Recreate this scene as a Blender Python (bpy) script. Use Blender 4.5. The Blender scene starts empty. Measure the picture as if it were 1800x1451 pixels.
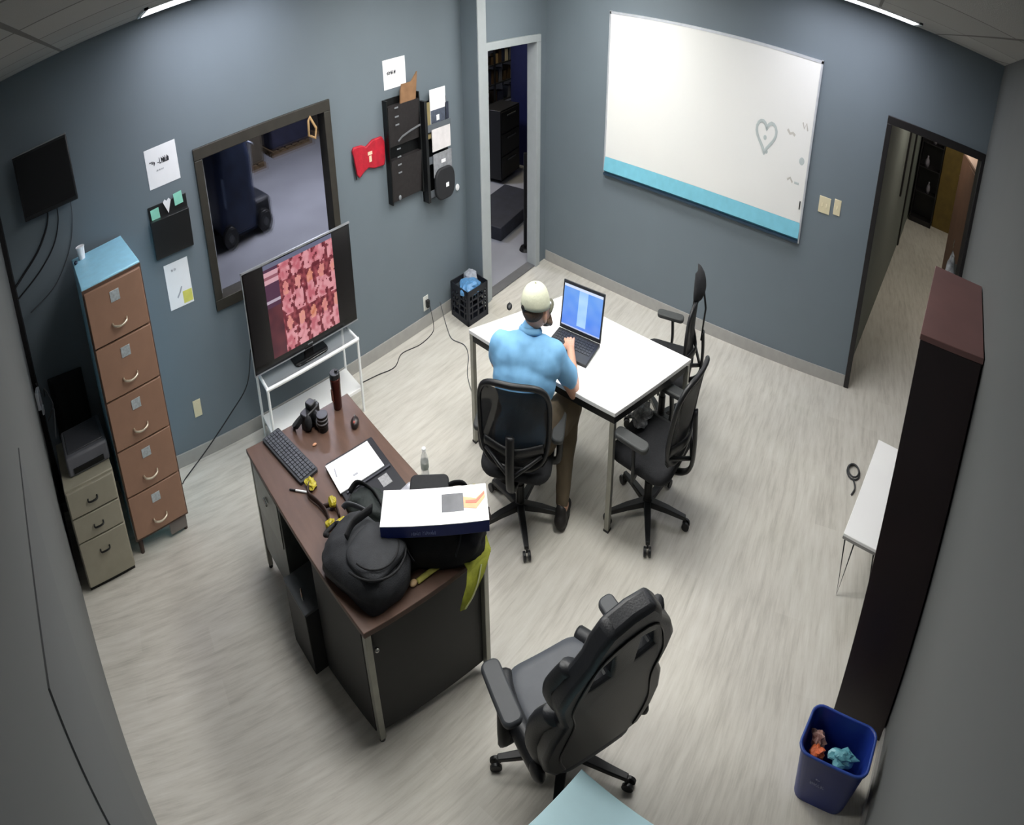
import bpy, bmesh, math, random
from mathutils import Vector, Matrix, noise

random.seed(7)
PI = math.pi
SC = bpy.context.scene
COL = SC.collection

# ------------------------------------------------------------------ camera
cam_data = bpy.data.cameras.new('ceiling_camera')
cam = bpy.data.objects.new('ceiling_camera', cam_data)
COL.objects.link(cam)
SC.camera = cam
# security camera in the corner under the ceiling: wide lens, squeezed (anamorphic) picture
cam_data.type = 'PANO'
cam_data.panorama_type = 'EQUIRECTANGULAR'
cam_data.longitude_min = math.radians(-62.165)
cam_data.longitude_max = math.radians(62.165)
cam_data.latitude_min = math.radians(-46.432)
cam_data.latitude_max = math.radians(18.524)
cam_data.clip_start = 0.02
RW = ((0.6606481956509761, -0.750631214433479, -0.00983572576021563),
      (0.2730673521975556, 0.22808715098428833, 0.9345643224089428),
      (-0.6992697496295158, -0.6201040489095285, 0.3556582429511276))
cam.matrix_world = Matrix.Translation((0, 0, 2.6)) @ Matrix(RW).transposed().to_4x4()

# ------------------------------------------------------------------ world, view
SC.view_settings.view_transform = 'Standard'
SC.view_settings.look = 'None'
SC.view_settings.exposure = 0.0
SC.view_settings.gamma = 1.0
SC.view_settings.use_curve_mapping = False
SC.cycles.use_denoising = True
SC.cycles.max_bounces = 8
w = bpy.data.worlds.new('world'); SC.world = w; w.use_nodes = True
w.node_tree.nodes['Background'].inputs[0].default_value = (0.5, 0.55, 0.62, 1)
w.node_tree.nodes['Background'].inputs[1].default_value = 0.05
LAMP = 19.0      # emission of the fluorescent panels

# ------------------------------------------------------------------ materials
def lin(c):
    c = c / 255.0
    return c / 12.92 if c <= 0.04045 else ((c + 0.055) / 1.055) ** 2.4
def rgb(h):
    h = h.lstrip('#')
    return tuple(lin(int(h[i:i + 2], 16)) for i in (0, 2, 4)) + (1.0,)
_M = {}
def mat(name, color, rough=0.5, metal=0.0, var=0.08, scale=14.0, bump=0.0, bscale=80.0, alpha=1.0, trans=0.0, spec=0.5, emit=0.0, stretch=None):
    """procedural principled material: base colour broken up by noise, optional fine bump"""
    if name in _M: return _M[name]
    m = bpy.data.materials.new(name); m.use_nodes = True
    nt = m.node_tree; b = nt.nodes['Principled BSDF']
    c = rgb(color)
    b.inputs['Roughness'].default_value = rough
    b.inputs['Metallic'].default_value = metal
    b.inputs['Specular IOR Level'].default_value = spec
    b.inputs['Alpha'].default_value = alpha
    b.inputs['Transmission Weight'].default_value = trans
    tc = nt.nodes.new('ShaderNodeTexCoord')
    src = tc.outputs['Object']
    if stretch:
        mp = nt.nodes.new('ShaderNodeMapping'); mp.inputs['Scale'].default_value = stretch
        nt.links.new(src, mp.inputs[0]); src = mp.outputs[0]
    n = nt.nodes.new('ShaderNodeTexNoise'); n.inputs['Scale'].default_value = scale; n.inputs['Detail'].default_value = 5
    nt.links.new(src, n.inputs['Vector'])
    r = nt.nodes.new('ShaderNodeValToRGB')
    r.color_ramp.elements[0].position = 0.3; r.color_ramp.elements[1].position = 0.7
    r.color_ramp.elements[0].color = tuple(x * (1 - var) for x in c[:3]) + (1,)
    r.color_ramp.elements[1].color = tuple(min(1, x * (1 + var)) for x in c[:3]) + (1,)
    nt.links.new(n.outputs[0], r.inputs[0]); nt.links.new(r.outputs[0], b.inputs['Base Color'])
    if bump:
        n2 = nt.nodes.new('ShaderNodeTexNoise'); n2.inputs['Scale'].default_value = bscale; n2.inputs['Detail'].default_value = 4
        nt.links.new(src, n2.inputs['Vector'])
        bp = nt.nodes.new('ShaderNodeBump'); bp.inputs['Strength'].default_value = bump; bp.inputs['Distance'].default_value = 0.01
        nt.links.new(n2.outputs[0], bp.inputs['Height']); nt.links.new(bp.outputs[0], b.inputs['Normal'])
    if emit:
        b.inputs['Emission Color'].default_value = c; b.inputs['Emission Strength'].default_value = emit
    _M[name] = m
    return m

def floor_mat(name, c1, c2, c3, dark=1.0):
    m = bpy.data.materials.new(name); m.use_nodes = True
    nt = m.node_tree; b = nt.nodes['Principled BSDF']; L = nt.links.new
    tc = nt.nodes.new('ShaderNodeTexCoord')
    mp = nt.nodes.new('ShaderNodeMapping'); mp.inputs['Scale'].default_value = (1, 1, 1); mp.inputs['Rotation'].default_value = (0, 0, math.radians(0))
    L(tc.outputs['Object'], mp.inputs[0])
    br = nt.nodes.new('ShaderNodeTexBrick')      # planks 1.2 m x 0.18 m along X
    br.inputs['Scale'].default_value = 1.0
    br.inputs['Brick Width'].default_value = 1.22; br.inputs['Row Height'].default_value = 0.18
    br.inputs['Mortar Size'].default_value = 0.0012; br.inputs['Mortar Smooth'].default_value = 0.3
    br.offset = 0.37
    br.inputs['Color1'].default_value = (0, 0, 0, 1); br.inputs['Color2'].default_value = (1, 1, 1, 1)
    br.inputs['Mortar'].default_value = (0.25, 0.25, 0.25, 1)
    L(mp.outputs[0], br.inputs['Vector'])
    st = nt.nodes.new('ShaderNodeMapping'); st.inputs['Scale'].default_value = (1.3, 9, 1)
    L(tc.outputs['Object'], st.inputs[0])
    n = nt.nodes.new('ShaderNodeTexNoise'); n.inputs['Scale'].default_value = 2.4; n.inputs['Detail'].default_value = 9; n.inputs['Roughness'].default_value = 0.62
    L(st.outputs[0], n.inputs['Vector'])
    st2 = nt.nodes.new('ShaderNodeMapping'); st2.inputs['Scale'].default_value = (3, 60, 1)
    L(tc.outputs['Object'], st2.inputs[0])
    n2 = nt.nodes.new('ShaderNodeTexNoise'); n2.inputs['Scale'].default_value = 2.0; n2.inputs['Detail'].default_value = 5
    L(st2.outputs[0], n2.inputs['Vector'])
    mx = nt.nodes.new('ShaderNodeMath'); mx.operation = 'MULTIPLY_ADD'; mx.inputs[1].default_value = 0.75
    L(n.outputs[0], mx.inputs[0])
    m2 = nt.nodes.new('ShaderNodeMath'); m2.operation = 'MULTIPLY'; m2.inputs[1].default_value = 0.25
    L(n2.outputs[0], m2.inputs[0]); L(m2.outputs[0], mx.inputs[2])
    m3 = nt.nodes.new('ShaderNodeMath'); m3.operation = 'MULTIPLY_ADD'; m3.inputs[1].default_value = 0.10; 
    L(br.outputs['Color'], m3.inputs[0]); L(mx.outputs[0], m3.inputs[2])
    r = nt.nodes.new('ShaderNodeValToRGB'); e = r.color_ramp.elements
    e[0].position = 0.34; e[0].color = rgb(c1); e[1].position = 0.72; e[1].color = rgb(c3)
    k = e.new(0.54); k.color = rgb(c2)
    L(m3.outputs[0], r.inputs[0]); L(r.outputs[0], b.inputs['Base Color'])
    b.inputs['Roughness'].default_value = 0.42
    b.inputs['Specular IOR Level'].default_value = 0.35
    bp = nt.nodes.new('ShaderNodeBump'); bp.inputs['Strength'].default_value = 0.15; bp.inputs['Distance'].default_value = 0.002
    L(br.outputs['Fac'], bp.inputs['Height']); bp.invert = True
    L(bp.outputs[0], b.inputs['Normal'])
    return m

def tile_mat(name):
    m = bpy.data.materials.new(name); m.use_nodes = True
    nt = m.node_tree; b = nt.nodes['Principled BSDF']; L = nt.links.new
    tc = nt.nodes.new('ShaderNodeTexCoord')
    br = nt.nodes.new('ShaderNodeTexBrick'); br.offset = 0.0
    br.inputs['Scale'].default_value = 1; br.inputs['Brick Width'].default_value = 1.2; br.inputs['Row Height'].default_value = 0.6
    br.inputs['Mortar Size'].default_value = 0.012
    br.inputs['Color1'].default_value = rgb('#a5a4a0'); br.inputs['Color2'].default_value = rgb('#9c9b97'); br.inputs['Mortar'].default_value = rgb('#6b6a66')
    mp = nt.nodes.new('ShaderNodeMapping'); mp.inputs['Location'].default_value = (0.25, 0.05, 0)
    L(tc.outputs['Object'], mp.inputs[0]); L(mp.outputs[0], br.inputs['Vector'])
    n = nt.nodes.new('ShaderNodeTexNoise'); n.inputs['Scale'].default_value = 160
    L(tc.outputs['Object'], n.inputs['Vector'])
    bp = nt.nodes.new('ShaderNodeBump'); bp.inputs['Strength'].default_value = 0.4; bp.inputs['Distance'].default_value = 0.004
    L(n.outputs[0], bp.inputs['Height']); L(bp.outputs[0], b.inputs['Normal'])
    L(br.outputs['Color'], b.inputs['Base Color']); b.inputs['Roughness'].default_value = 0.95
    return m

def emit_mat(name, color, strength):
    m = bpy.data.materials.new(name); m.use_nodes = True
    nt = m.node_tree; nt.nodes.clear()
    e = nt.nodes.new('ShaderNodeEmission'); e.inputs[0].default_value = rgb(color); e.inputs[1].default_value = strength
    o = nt.nodes.new('ShaderNodeOutputMaterial'); nt.links.new(e.outputs[0], o.inputs[0])
    return m

def screen_mat(name, strength):
    """emits the picture held in the screen mesh's colour attribute"""
    m = bpy.data.materials.new(name); m.use_nodes = True
    nt = m.node_tree; b = nt.nodes['Principled BSDF']
    a = nt.nodes.new('ShaderNodeAttribute'); a.attribute_name = 'picture'
    b.inputs['Base Color'].default_value = (0.005, 0.005, 0.006, 1); b.inputs['Roughness'].default_value = 0.25
    nt.links.new(a.outputs['Color'], b.inputs['Emission Color']); b.inputs['Emission Strength'].default_value = strength
    return m

WALL = mat('wall_paint', '#6b767e', 0.62, var=0.02, scale=3, bump=0.05, bscale=220)
WALLN = mat('dimmed_near_wall', '#606262', 0.7, var=0.02, scale=3)  # same wall paint, greyed and darkened to carry the dim near-wall light
WALLD = mat('door_grey_paint', '#5c5e5f', 0.7, var=0.02, scale=3)
TRIMG = mat('trim_grey', '#a3a9ab', 0.5, var=0.03)
BASEB = mat('baseboard_vinyl', '#a09f9b', 0.6, var=0.05)
BLACKF = mat('black_frame_paint', '#1b191a', 0.45, var=0.1)
BRONZE = mat('bronze_window_frame', '#37342e', 0.45, metal=0.2, var=0.12)
BLKP = mat('black_plastic', '#17181a', 0.42, var=0.1)
BLKM = mat('black_metal', '#121314', 0.35, metal=0.3, var=0.1)
BLKC = mat('black_fabric', '#1a1b1e', 0.9, var=0.25, scale=60, bump=0.3, bscale=300)
GREYP = mat('grey_plastic', '#55575a', 0.55, var=0.08)
CHROME = mat('chrome_metal', '#c9c9c4', 0.25, metal=0.9, var=0.05)
STEEL = mat('brushed_steel', '#9a9a92', 0.38, metal=0.7, var=0.08)
WHITE = mat('white_laminate', '#f2f2f1', 0.35, var=0.01, scale=4)
WHITEM = mat('white_metal', '#eceeee', 0.4, var=0.02)
PAPER = mat('white_paper', '#f0f1f4', 0.9, var=0.015)
INK = mat('grey_ink', '#4a4c52', 0.9)
IVORY = mat('ivory_plastic', '#d9cfae', 0.5, var=0.03)
GLASS = None

# ------------------------------------------------------------------ mesh helpers
class MB:
    def __init__(s): s.bm = bmesh.new()
    def box(s, c, d, rz=0, rx=0, ry=0, taper=None):
        """box centred at c with size d"""
        M = Matrix.Translation(c) @ Matrix.Rotation(rz, 4, 'Z') @ Matrix.Rotation(ry, 4, 'Y') @ Matrix.Rotation(rx, 4, 'X') @ Matrix.Diagonal((d[0], d[1], d[2], 1))
        r = bmesh.ops.create_cube(s.bm, size=1.0)
        for v in r['verts']:
            if taper and v.co.z > 0: v.co.x *= taper[0]; v.co.y *= taper[1]
            v.co = M @ v.co
        return s
    def b2(s, lo, hi):
        return s.box([(a + b) / 2 for a, b in zip(lo, hi)], [b - a for a, b in zip(lo, hi)])
    def cyl(s, a, b, r, r2=None, n=16, caps=True):
        a = Vector(a); b = Vector(b); d = b - a; L = d.length
        q = d.to_track_quat('Z', 'Y').to_matrix().to_4x4()
        M = Matrix.Translation((a + b) / 2) @ q
        bmesh.ops.create_cone(s.bm, cap_ends=caps, segments=n, radius1=r, radius2=r if r2 is None else r2, depth=L, matrix=M)
        return s
    def sph(s, c, r, sc=(1, 1, 1), rz=0, n=16, ry=0):
        M = Matrix.Translation(c) @ Matrix.Rotation(rz, 4, 'Z') @ Matrix.Rotation(ry, 4, 'Y') @ Matrix.Diagonal((sc[0], sc[1], sc[2], 1))
        bmesh.ops.create_uvsphere(s.bm, u_segments=n, v_segments=max(6, n // 2), radius=r, matrix=M)
        return s
    def tube(s, pts, r, n=8, closed=False, flat=None):
        """tube along points; r number or list; flat=(w,h) gives a strap section"""
        pts = [Vector(p) for p in pts]; N = len(pts); rings = []
        up = Vector((0, 0, 1)); prev = None
        for i, p in enumerate(pts):
            if closed: t = (pts[(i + 1) % N] - pts[i - 1])
            else: t = pts[min(i + 1, N - 1)] - pts[max(i - 1, 0)]
            t.normalize()
            if prev is None:
                x = t.cross(up)
                if x.length < 0.05: x = t.cross(Vector((1, 0, 0)))
            else:
                x = prev - t * prev.dot(t)
            x.normalize(); prev = x; y = t.cross(x)
            rr = r[i] if isinstance(r, (list, tuple)) else r
            ring = []
            for k in range(n):
                a = 2 * PI * k / n + PI / n
                cx, cy = math.cos(a), math.sin(a)
                if flat: o = x * (flat[0] * cx) + y * (flat[1] * cy)
                else: o = (x * cx + y * cy) * rr
                ring.append(s.bm.verts.new(p + o))
            rings.append(ring)
        for i in range(N if closed else N - 1):
            A, B = rings[i], rings[(i + 1) % N]
            for k in range(n): s.bm.faces.new((A[k], A[(k + 1) % n], B[(k + 1) % n], B[k]))
        if not closed:
            s.bm.faces.new(rings[0][::-1]); s.bm.faces.new(rings[-1])
        return s
    def loft(s, rings, cap=True, closed=True):
        R = [[s.bm.verts.new(p) for p in r] for r in rings]
        n = len(R[0])
        for A, B in zip(R, R[1:]):
            for k in range(n if closed else n - 1): s.bm.faces.new((A[k], A[(k + 1) % n], B[(k + 1) % n], B[k]))
        if cap and closed: s.bm.faces.new(R[0][::-1]); s.bm.faces.new(R[-1])
        return s
    def prism(s, poly, z0, z1, axis='z'):
        """extruded outline; axis z: (x,y) outline; axis y: (x,z) outline; axis x: (y,z) outline"""
        def P(u, v, h): return (u, v, h) if axis == 'z' else ((u, h, v) if axis == 'y' else (h, u, v))
        A = [s.bm.verts.new(P(u, v, z0)) for u, v in poly]; B = [s.bm.verts.new(P(u, v, z1)) for u, v in poly]
        n = len(poly)
        for k in range(n): s.bm.faces.new((A[k], A[(k + 1) % n], B[(k + 1) % n], B[k]))
        s.bm.faces.new(A[::-1]); s.bm.faces.new(B)
        return s
    def xf(s, M):
        bmesh.ops.transform(s.bm, matrix=M, verts=s.bm.verts); return s
    def build(s, name, m, parent=None, bev=0, smooth=False, sub=0, loc=None, rotz=0, solid=0, seg=2):
        bmesh.ops.recalc_face_normals(s.bm, faces=s.bm.faces)
        me = bpy.data.meshes.new(name); s.bm.to_mesh(me); s.bm.free()
        if m: me.materials.append(m)
        o = bpy.data.objects.new(name, me); COL.objects.link(o)
        if parent: o.parent = parent
        if loc is not None: o.location = loc
        if rotz: o.rotation_euler = (0, 0, rotz)
        if smooth or bev:
            for p in me.polygons: p.use_smooth = True
            if not smooth or bev:
                try: me.set_sharp_from_angle(angle=math.radians(40))
                except Exception: pass
        if solid:
            q = o.modifiers.new('thick', 'SOLIDIFY'); q.thickness = solid; q.offset = 0
        if bev:
            q = o.modifiers.new('bevel', 'BEVEL'); q.width = bev; q.segments = seg; q.limit_method = 'ANGLE'; q.angle_limit = math.radians(40)
        if sub:
            q = o.modifiers.new('sub', 'SUBSURF'); q.levels = sub; q.render_levels = sub
        return o

def thing(name, label, cat, loc=(0, 0, 0), rotz=0, group=None):
    o = bpy.data.objects.new(name, None); COL.objects.link(o)
    o.empty_display_size = 0.1
    o.location = loc; o.rotation_euler = (0, 0, rotz); o['label'] = label; o['category'] = cat
    if group: o['group'] = group
    return o
def tag(o, label, cat, group=None):
    o['label'] = label; o['category'] = cat
    if group: o['group'] = group
    return o
def struct(o, label=None):
    o['kind'] = 'structure'
    if label: o['label'] = label
    return o
def kids(o): return [c for c in bpy.data.objects if c.parent == o]
def dup(root, loc, rotz, label):
    r = root.copy(); COL.objects.link(r); r.location = loc; r.rotation_euler = (0, 0, rotz); r['label'] = label
    def rec(a, b):
        for ch in kids(a):
            c = ch.copy(); COL.objects.link(c); c.parent = b
            rec(ch, c)
    rec(root, r)
    return r
def rrect(w, d, r, n=5, cx=0, cy=0):
    pts = []
    for (sx, sy, a0) in ((1, 1, 0), (-1, 1, 90), (-1, -1, 180), (1, -1, 270)):
        for k in range(n + 1):
            a = math.radians(a0 + 90 * k / n)
            pts.append((cx + sx * (w / 2 - r) + r * math.cos(a), cy + sy * (d / 2 - r) + r * math.sin(a)))
    return pts
def arc(c, r, a0, a1, n, plane='xy', z=0):
    out = []
    for k in range(n + 1):
        a = math.radians(a0 + (a1 - a0) * k / n)
        out.append((c[0] + r * math.cos(a), c[1] + r * math.sin(a), z))
    return out
def spline(pts, n=8):
    """Catmull-Rom through the points"""
    P = [Vector(p) for p in pts]; P = [P[0]] + P + [P[-1]]; out = []
    for i in range(1, len(P) - 2):
        for k in range(n):
            t = k / n
            a, b, c, d = P[i - 1], P[i], P[i + 1], P[i + 2]
            out.append(0.5 * ((2 * b) + (c - a) * t + (2 * a - 5 * b + 4 * c - d) * t * t + (3 * b - a - 3 * c + d) * t ** 3))
    out.append(P[-2]); return out

# ================================================================== ROOM SHELL
CH = 2.77
YA = 4.0; XB = 4.95; YJ = 3.75
def wC(y): return -0.10 - 0.248 * y          # wall C line (x as function of y)
def wD(x): return -0.277 - 0.2307 * x        # wall D line (y as function of x)
XW = 3.68                                    # where the left wall steps forward

# floors
FL = floor_mat('vinyl_plank_floor', '#aeaaa0', '#c6c2b8', '#d1cec5')
fb = MB(); fb.prism([(-0.3, -0.45), (5.06, -1.62), (5.06, 3.87), (3.8, 3.87), (3.8, 4.12), (-1.4, 4.12)], -0.06, 0.0)
struct(fb.build('floor', FL))
hf = MB(); hf.prism([(5.06, -0.2), (5.06, -2.2), (12.6, -4.8), (12.6, -1.75)], -0.06, 0.0)
struct(hf.build('floor_hall', FL))
CONC = mat('workshop_concrete', '#92949b', 0.45, var=0.14, scale=0.9, bump=0.05)
bf = MB(); bf.b2((-2.5, 4.12, -0.06), (3.8, 13, 0.0)); bf.b2((3.8, 3.87, -0.06), (11, 13, 0.0))
struct(bf.build('floor_workshop', CONC))
# ceiling
cb = MB(); cb.prism([(-0.3, -0.5), (5.07, -1.65), (5.07, 3.87), (5.07, 4.12), (-1.5, 4.12)], CH, CH + 0.06)
struct(cb.build('ceiling', tile_mat('acoustic_ceiling_tile')))
cb = MB(); cb.prism([(5.07, -0.1), (5.07, -2.2), (12.6, -4.9), (12.6, -1.6)], 2.5, 2.56)
struct(cb.build('ceiling_hall', mat('hall_ceiling', '#8c8b86', 0.9)))
cb = MB(); cb.b2((-2.5, 4.12, 4.2), (11, 13, 4.26)); cb.b2((5.07,3.87,4.2),(11,4.12,4.26))
struct(cb.build('ceiling_workshop', mat('workshop_ceiling', '#4a4a4c', 0.9)))

# wall A (left, long) with the inner window
wx0, wx1, wz0, wz1 = 0.68, 1.965, 0.965, 1.925
wb_ = MB()
wb_.b2((-1.35, YA, 0), (wx0, YA + 0.12, CH)); wb_.b2((wx1, YA, 0), (XW, YA + 0.12, CH))
wb_.b2((wx0, YA, 0), (wx1, YA + 0.12, wz0)); wb_.b2((wx0, YA, wz1), (wx1, YA + 0.12, CH))
struct(wb_.build('wall_left', WALL))
# step and door part of the left wall
dx0, dx1, dz1 = 3.83, 4.73, 2.02
wj = MB()
wj.b2((XW, YJ, 0), (XW + 0.13, YA + 0.12, CH))
wj.b2((XW + 0.13, YJ + 0.03, 0), (dx0, YJ + 0.15, CH))
wj.b2((dx1, YJ + 0.03, 0), (XB + 0.12, YJ + 0.15, CH)); wj.b2((dx0, YJ + 0.03, dz1), (dx1, YJ + 0.15, CH))
struct(wj.build('wall_left_step', WALL))
# door casing, plus a pale full-height strip on the step's front
dc = MB()
dc.b2((XW + 0.005, YJ - 0.012, 0), (XW + 0.135, YJ + 0.002, CH))
dc.b2((dx0 - 0.045, YJ - 0.005, 0), (dx0 + 0.012, YJ + 0.155, dz1 - 0.012)); dc.b2((dx1 - 0.012, YJ - 0.005, 0), (dx1 + 0.07, YJ + 0.155, dz1 - 0.012))
dc.b2((dx0 - 0.045, YJ - 0.005, dz1 - 0.012), (dx1 + 0.07, YJ + 0.155, dz1 + 0.05))
struct(dc.build('trim_1', TRIMG, bev=0.003))
ts = MB(); ts.b2((dx0, YJ + 0.02, 0.0), (dx1, YJ + 0.15, 0.012))
struct(ts.build('trim_threshold', mat('threshold_strip', '#6d6e70', 0.5, metal=0.3)))
# wall B (right in the picture, holds the whiteboard) with doorway
hy0, hy1, hz = -1.405, -0.335, 2.10
wB = MB()
wB.b2((XB, hy1, 0), (XB + 0.12, YJ + 0.1, CH)); wB.b2((XB, -1.6, 0), (XB + 0.12, hy0, CH)); wB.b2((XB, hy0, hz), (XB + 0.12, hy1, CH))
struct(wB.build('wall_back', WALL))
df = MB()
df.b2((XB - 0.02, hy1 - 0.045, 0), (XB + 0.14, hy1 + 0.01, hz - 0.045))
df.b2((XB - 0.02, hy0 - 0.01, 0), (XB + 0.14, hy0 + 0.03, hz - 0.045))
df.b2((XB - 0.02, hy0 - 0.01, hz - 0.045), (XB + 0.14, hy1 + 0.01, hz + 0.012))
struct(df.build('trim_2', BLACKF, bev=0.003))
# wall C (near left) and wall D (near right)
wc = MB(); wc.prism([(wC(-0.35), -0.35), (wC(4.12), 4.12), (wC(4.12) - 0.12, 4.12), (wC(-0.35) - 0.12, -0.35)], 0, CH)
struct(wc.build('wall_near_left', WALLN))
wd = MB(); wd.prism([(-0.2, wD(-0.2)), (5.07, wD(5.07)), (5.07, wD(5.07) - 0.12), (-0.2, wD(-0.2) - 0.12)], 0, CH)
struct(wd.build('wall_near_right', WALLN))
# a closed grey door panel set in wall C, seen edge-on
dn = Vector((-0.248, 1, 0)).normalized(); cn = Vector((1, 0.248, 0)).normalized()
def onC(s, off, z): # s = distance along wall C from its foot near the camera
    p = Vector((wC(0), 0, 0)) + dn * s + cn * off; return (p.x, p.y, z)
for nm, s0, s1, z1_, off in (('door_1', 0.52, 1.10, 2.06, 0.003),):
    d_ = MB(); d_.prism([onC(s0, 0.0, 0)[:2], onC(s1, 0.0, 0)[:2], onC(s1, off, 0)[:2], onC(s0, off, 0)[:2]], 0.01, z1_)
    struct(d_.build(nm, WALLD))
# narrow black upright strip in the far left corner
ct = MB(); ct.b2((wC(4.0) + 0.005, 3.955, 0.1), (wC(4.0) + 0.05, 3.999, 2.2))
struct(ct.build('trim_3', BLACKF))

# baseboards
bb = MB(); bb.b2((-1.09, YA - 0.012, 0), (XW, YA, 0.1)); struct(bb.build('baseboard_left', BASEB, bev=0.002))
bb = MB(); bb.b2((XW - 0.012, YJ, 0), (XW, YA, 0.1)); struct(bb.build('baseboard_step', BASEB))
bb = MB(); bb.b2((XB - 0.012, hy1 + 0.01, 0), (XB, YJ, 0.1)); struct(bb.build('baseboard_back', BASEB, bev=0.002))
bb = MB(); p0 = (1.0, wD(1.0)); p1 = (4.95, wD(4.95))
bb.prism([p0, p1, (p1[0], p1[1] + 0.012), (p0[0], p0[1] + 0.012)], 0, 0.1); struct(bb.build('baseboard_right', BASEB))

# inner window
wf = MB()
t = 0.05
for lo, hi in (((wx0 - 0.02, YA - 0.025, wz0 + t), (wx0 + t, YA + 0.13, wz1 - t)), ((wx1 - t, YA - 0.025, wz0 + t), (wx1 + 0.02, YA + 0.13, wz1 - t)),
               ((wx0 - 0.02, YA - 0.025, wz0 - 0.02), (wx1 + 0.02, YA + 0.13, wz0 + t)), ((wx0 - 0.02, YA - 0.025, wz1 - t), (wx1 + 0.02, YA + 0.13, wz1 + 0.02))):
    wf.b2(lo, hi)
wfo = struct(wf.build('window_1', BRONZE, bev=0.004))
gm = bpy.data.materials.new('window_glass'); gm.use_nodes = True
gb = gm.node_tree.nodes['Principled BSDF']; gb.inputs['Base Color'].default_value = (0.92, 0.95, 1, 1); gb.inputs['Transmission Weight'].default_value = 1
gb.inputs['Roughness'].default_value = 0.0; gb.inputs['IOR'].default_value = 1.02; gb.inputs['Alpha'].default_value = 0.35
GLASS = gm
wg = MB(); wg.b2((wx0 + 0.04, YA + 0.06, wz0 + 0.04), (wx1 - 0.04, YA + 0.065, wz1 - 0.04))
wgo = wg.build('window_pane', GLASS, wfo); wgo['kind'] = 'structure'
wl = MB(); wl.b2((wx0 + t, YA + 0.06, wz0 + t), (wx0 + t + 0.02, YA + 0.12, wz1 - t))
wlo = wl.build('window_reveal', mat('pale_reveal', '#b9bcc4', 0.5), wfo); wlo['kind'] = 'structure'

# ------------------------------------------------------------------ walls of the rooms behind
ws = MB(); ws.b2((-2.6, 13, 0), (11, 13.1, 4.2)); ws.b2((-2.6, 4.0, 0), (-2.5, 13, 4.2)); ws.b2((11, 3.87, 0), (11.1, 13, 4.2))
ws.b2((-2.5, 4.06, 0), (-1.35, 4.12, 4.2)); ws.b2((-1.35, 4.06, CH), (5.07, 4.12, 4.2)); ws.b2((5.2, 3.8, 0), (11, 3.87, 4.2))
sw = MB(); sw.b2((4.80, 3.901, 0), (5.2, 3.93, 3.2)); struct(sw.build('wall_workshop_side', mat('pale_side', '#8b90a0', 0.6)))
struct(ws.build('wall_workshop', mat('workshop_wall', '#3f4146', 0.85, var=0.2, scale=2)))
hd = Vector((1, -0.205, 0)).normalized(); hn = Vector((0.205, 1, 0)).normalized()
def H(s, o, z=0): # along the hall s, left offset o
    p = Vector((XB + 0.12, -0.33, 0)) + hd * s + hn * o; return (p.x, p.y, z)
HALLW = mat('hall_wall_paint', '#7c827c', 0.7, var=0.03)
hw = MB(); hw.prism([H(0, 0)[:2], H(6.7, 0)[:2], H(6.7, 0.1)[:2], H(0, 0.1)[:2]], 0, 2.5); struct(hw.build('wall_hall_left', HALLW))
hw = MB(); hw.prism([H(-0.35, -1.72)[:2], H(2.6, -1.72)[:2], H(3.0, -2.2)[:2], H(6.9, -2.2)[:2], H(6.9, -2.3)[:2], H(2.95, -2.3)[:2], H(2.55, -1.82)[:2], H(-0.35, -1.82)[:2]], 0, 2.5)
struct(hw.build('wall_hall_right', HALLW))
hw = MB(); hw.prism([H(6.7, 0.1)[:2], H(6.7, -2.3)[:2], H(6.8, -2.3)[:2], H(6.8, 0.1)[:2]], 0, 2.5)
struct(hw.build('wall_hall_end', mat('hall_end_paint', '#6b6a60', 0.8)))
hw = MB(); hw.b2((XB + 0.12, -2.1, 0), (XB + 0.14, -1.45, 2.5)); struct(hw.build('wall_hall_stub', HALLW))
def hall_box(nm, s0, s1, o0, o1, z0, z1, m, parent=None, bev=0.003):
    q = MB(); q.prism([H(s0, o0)[:2], H(s1, o0)[:2], H(s1, o1)[:2], H(s0, o1)[:2]], z0, z1); return q.build(nm, m, parent, bev=bev)
for i, (s0, s1) in enumerate(((4.45, 4.6), (3.05, 3.13))):
    o_ = struct(hall_box('trim_%d' % (4 + i), s0, s1, 0.0, -0.03, 0.0 if i == 0 else 0.95, 2.1, BLACKF))
struct(hall_box('door_2', 4.7, 5.5, 0.0, -0.012, 0.0, 2.05, mat('hall_door_grey', '#6e766f', 0.6)))

# ================================================================== LIGHTS (recessed fluorescent panels)
PANEL = emit_mat('lamp_diffuser', '#fdfcf8', LAMP)
PANEL_EDGE = emit_mat('lamp_diffuser_wall_side', '#f6f6ff', LAMP * 0.46)
PANEL_NEAR = emit_mat('lamp_diffuser_near', '#fdfcf8', LAMP * 0.8)
def troffer(label, cx, cy, lx, ly, z=CH, strength_mat=None, group='fluorescent panels in the tiled ceiling'):
    t_ = thing('ceiling_light', label, 'ceiling light', (cx, cy, z), 0, group)
    f = MB(); a, b = lx / 2, ly / 2; e = 0.03
    f.b2((-a, -b, -0.012), (a, -b + e, 0.0)); f.b2((-a, b - e, -0.012), (a, b, 0.0)); f.b2((-a, -b, -0.012), (-a + e, b, 0.0)); f.b2((a - e, -b, -0.012), (a, b, 0.0))
    f.build('frame', WHITEM, t_)
    d = MB(); d.b2((-a + e, -b + e, -0.008), (a - e, b - e, -0.003)); d.build('diffuser', strength_mat or PANEL, t_)
    return t_
troffer('long ceiling light panel above the left wall near the wall-mounted monitor', 0.97, 3.50, 1.2, 0.6, strength_mat=PANEL_EDGE)
troffer('long ceiling light panel beside the whiteboard wall above the hall doorway', 4.36, 0.18, 0.6, 1.2, strength_mat=PANEL_EDGE)
troffer('ceiling light panel in front of the left end of the whiteboard', 4.0, 2.55, 0.6, 1.2)
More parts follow.
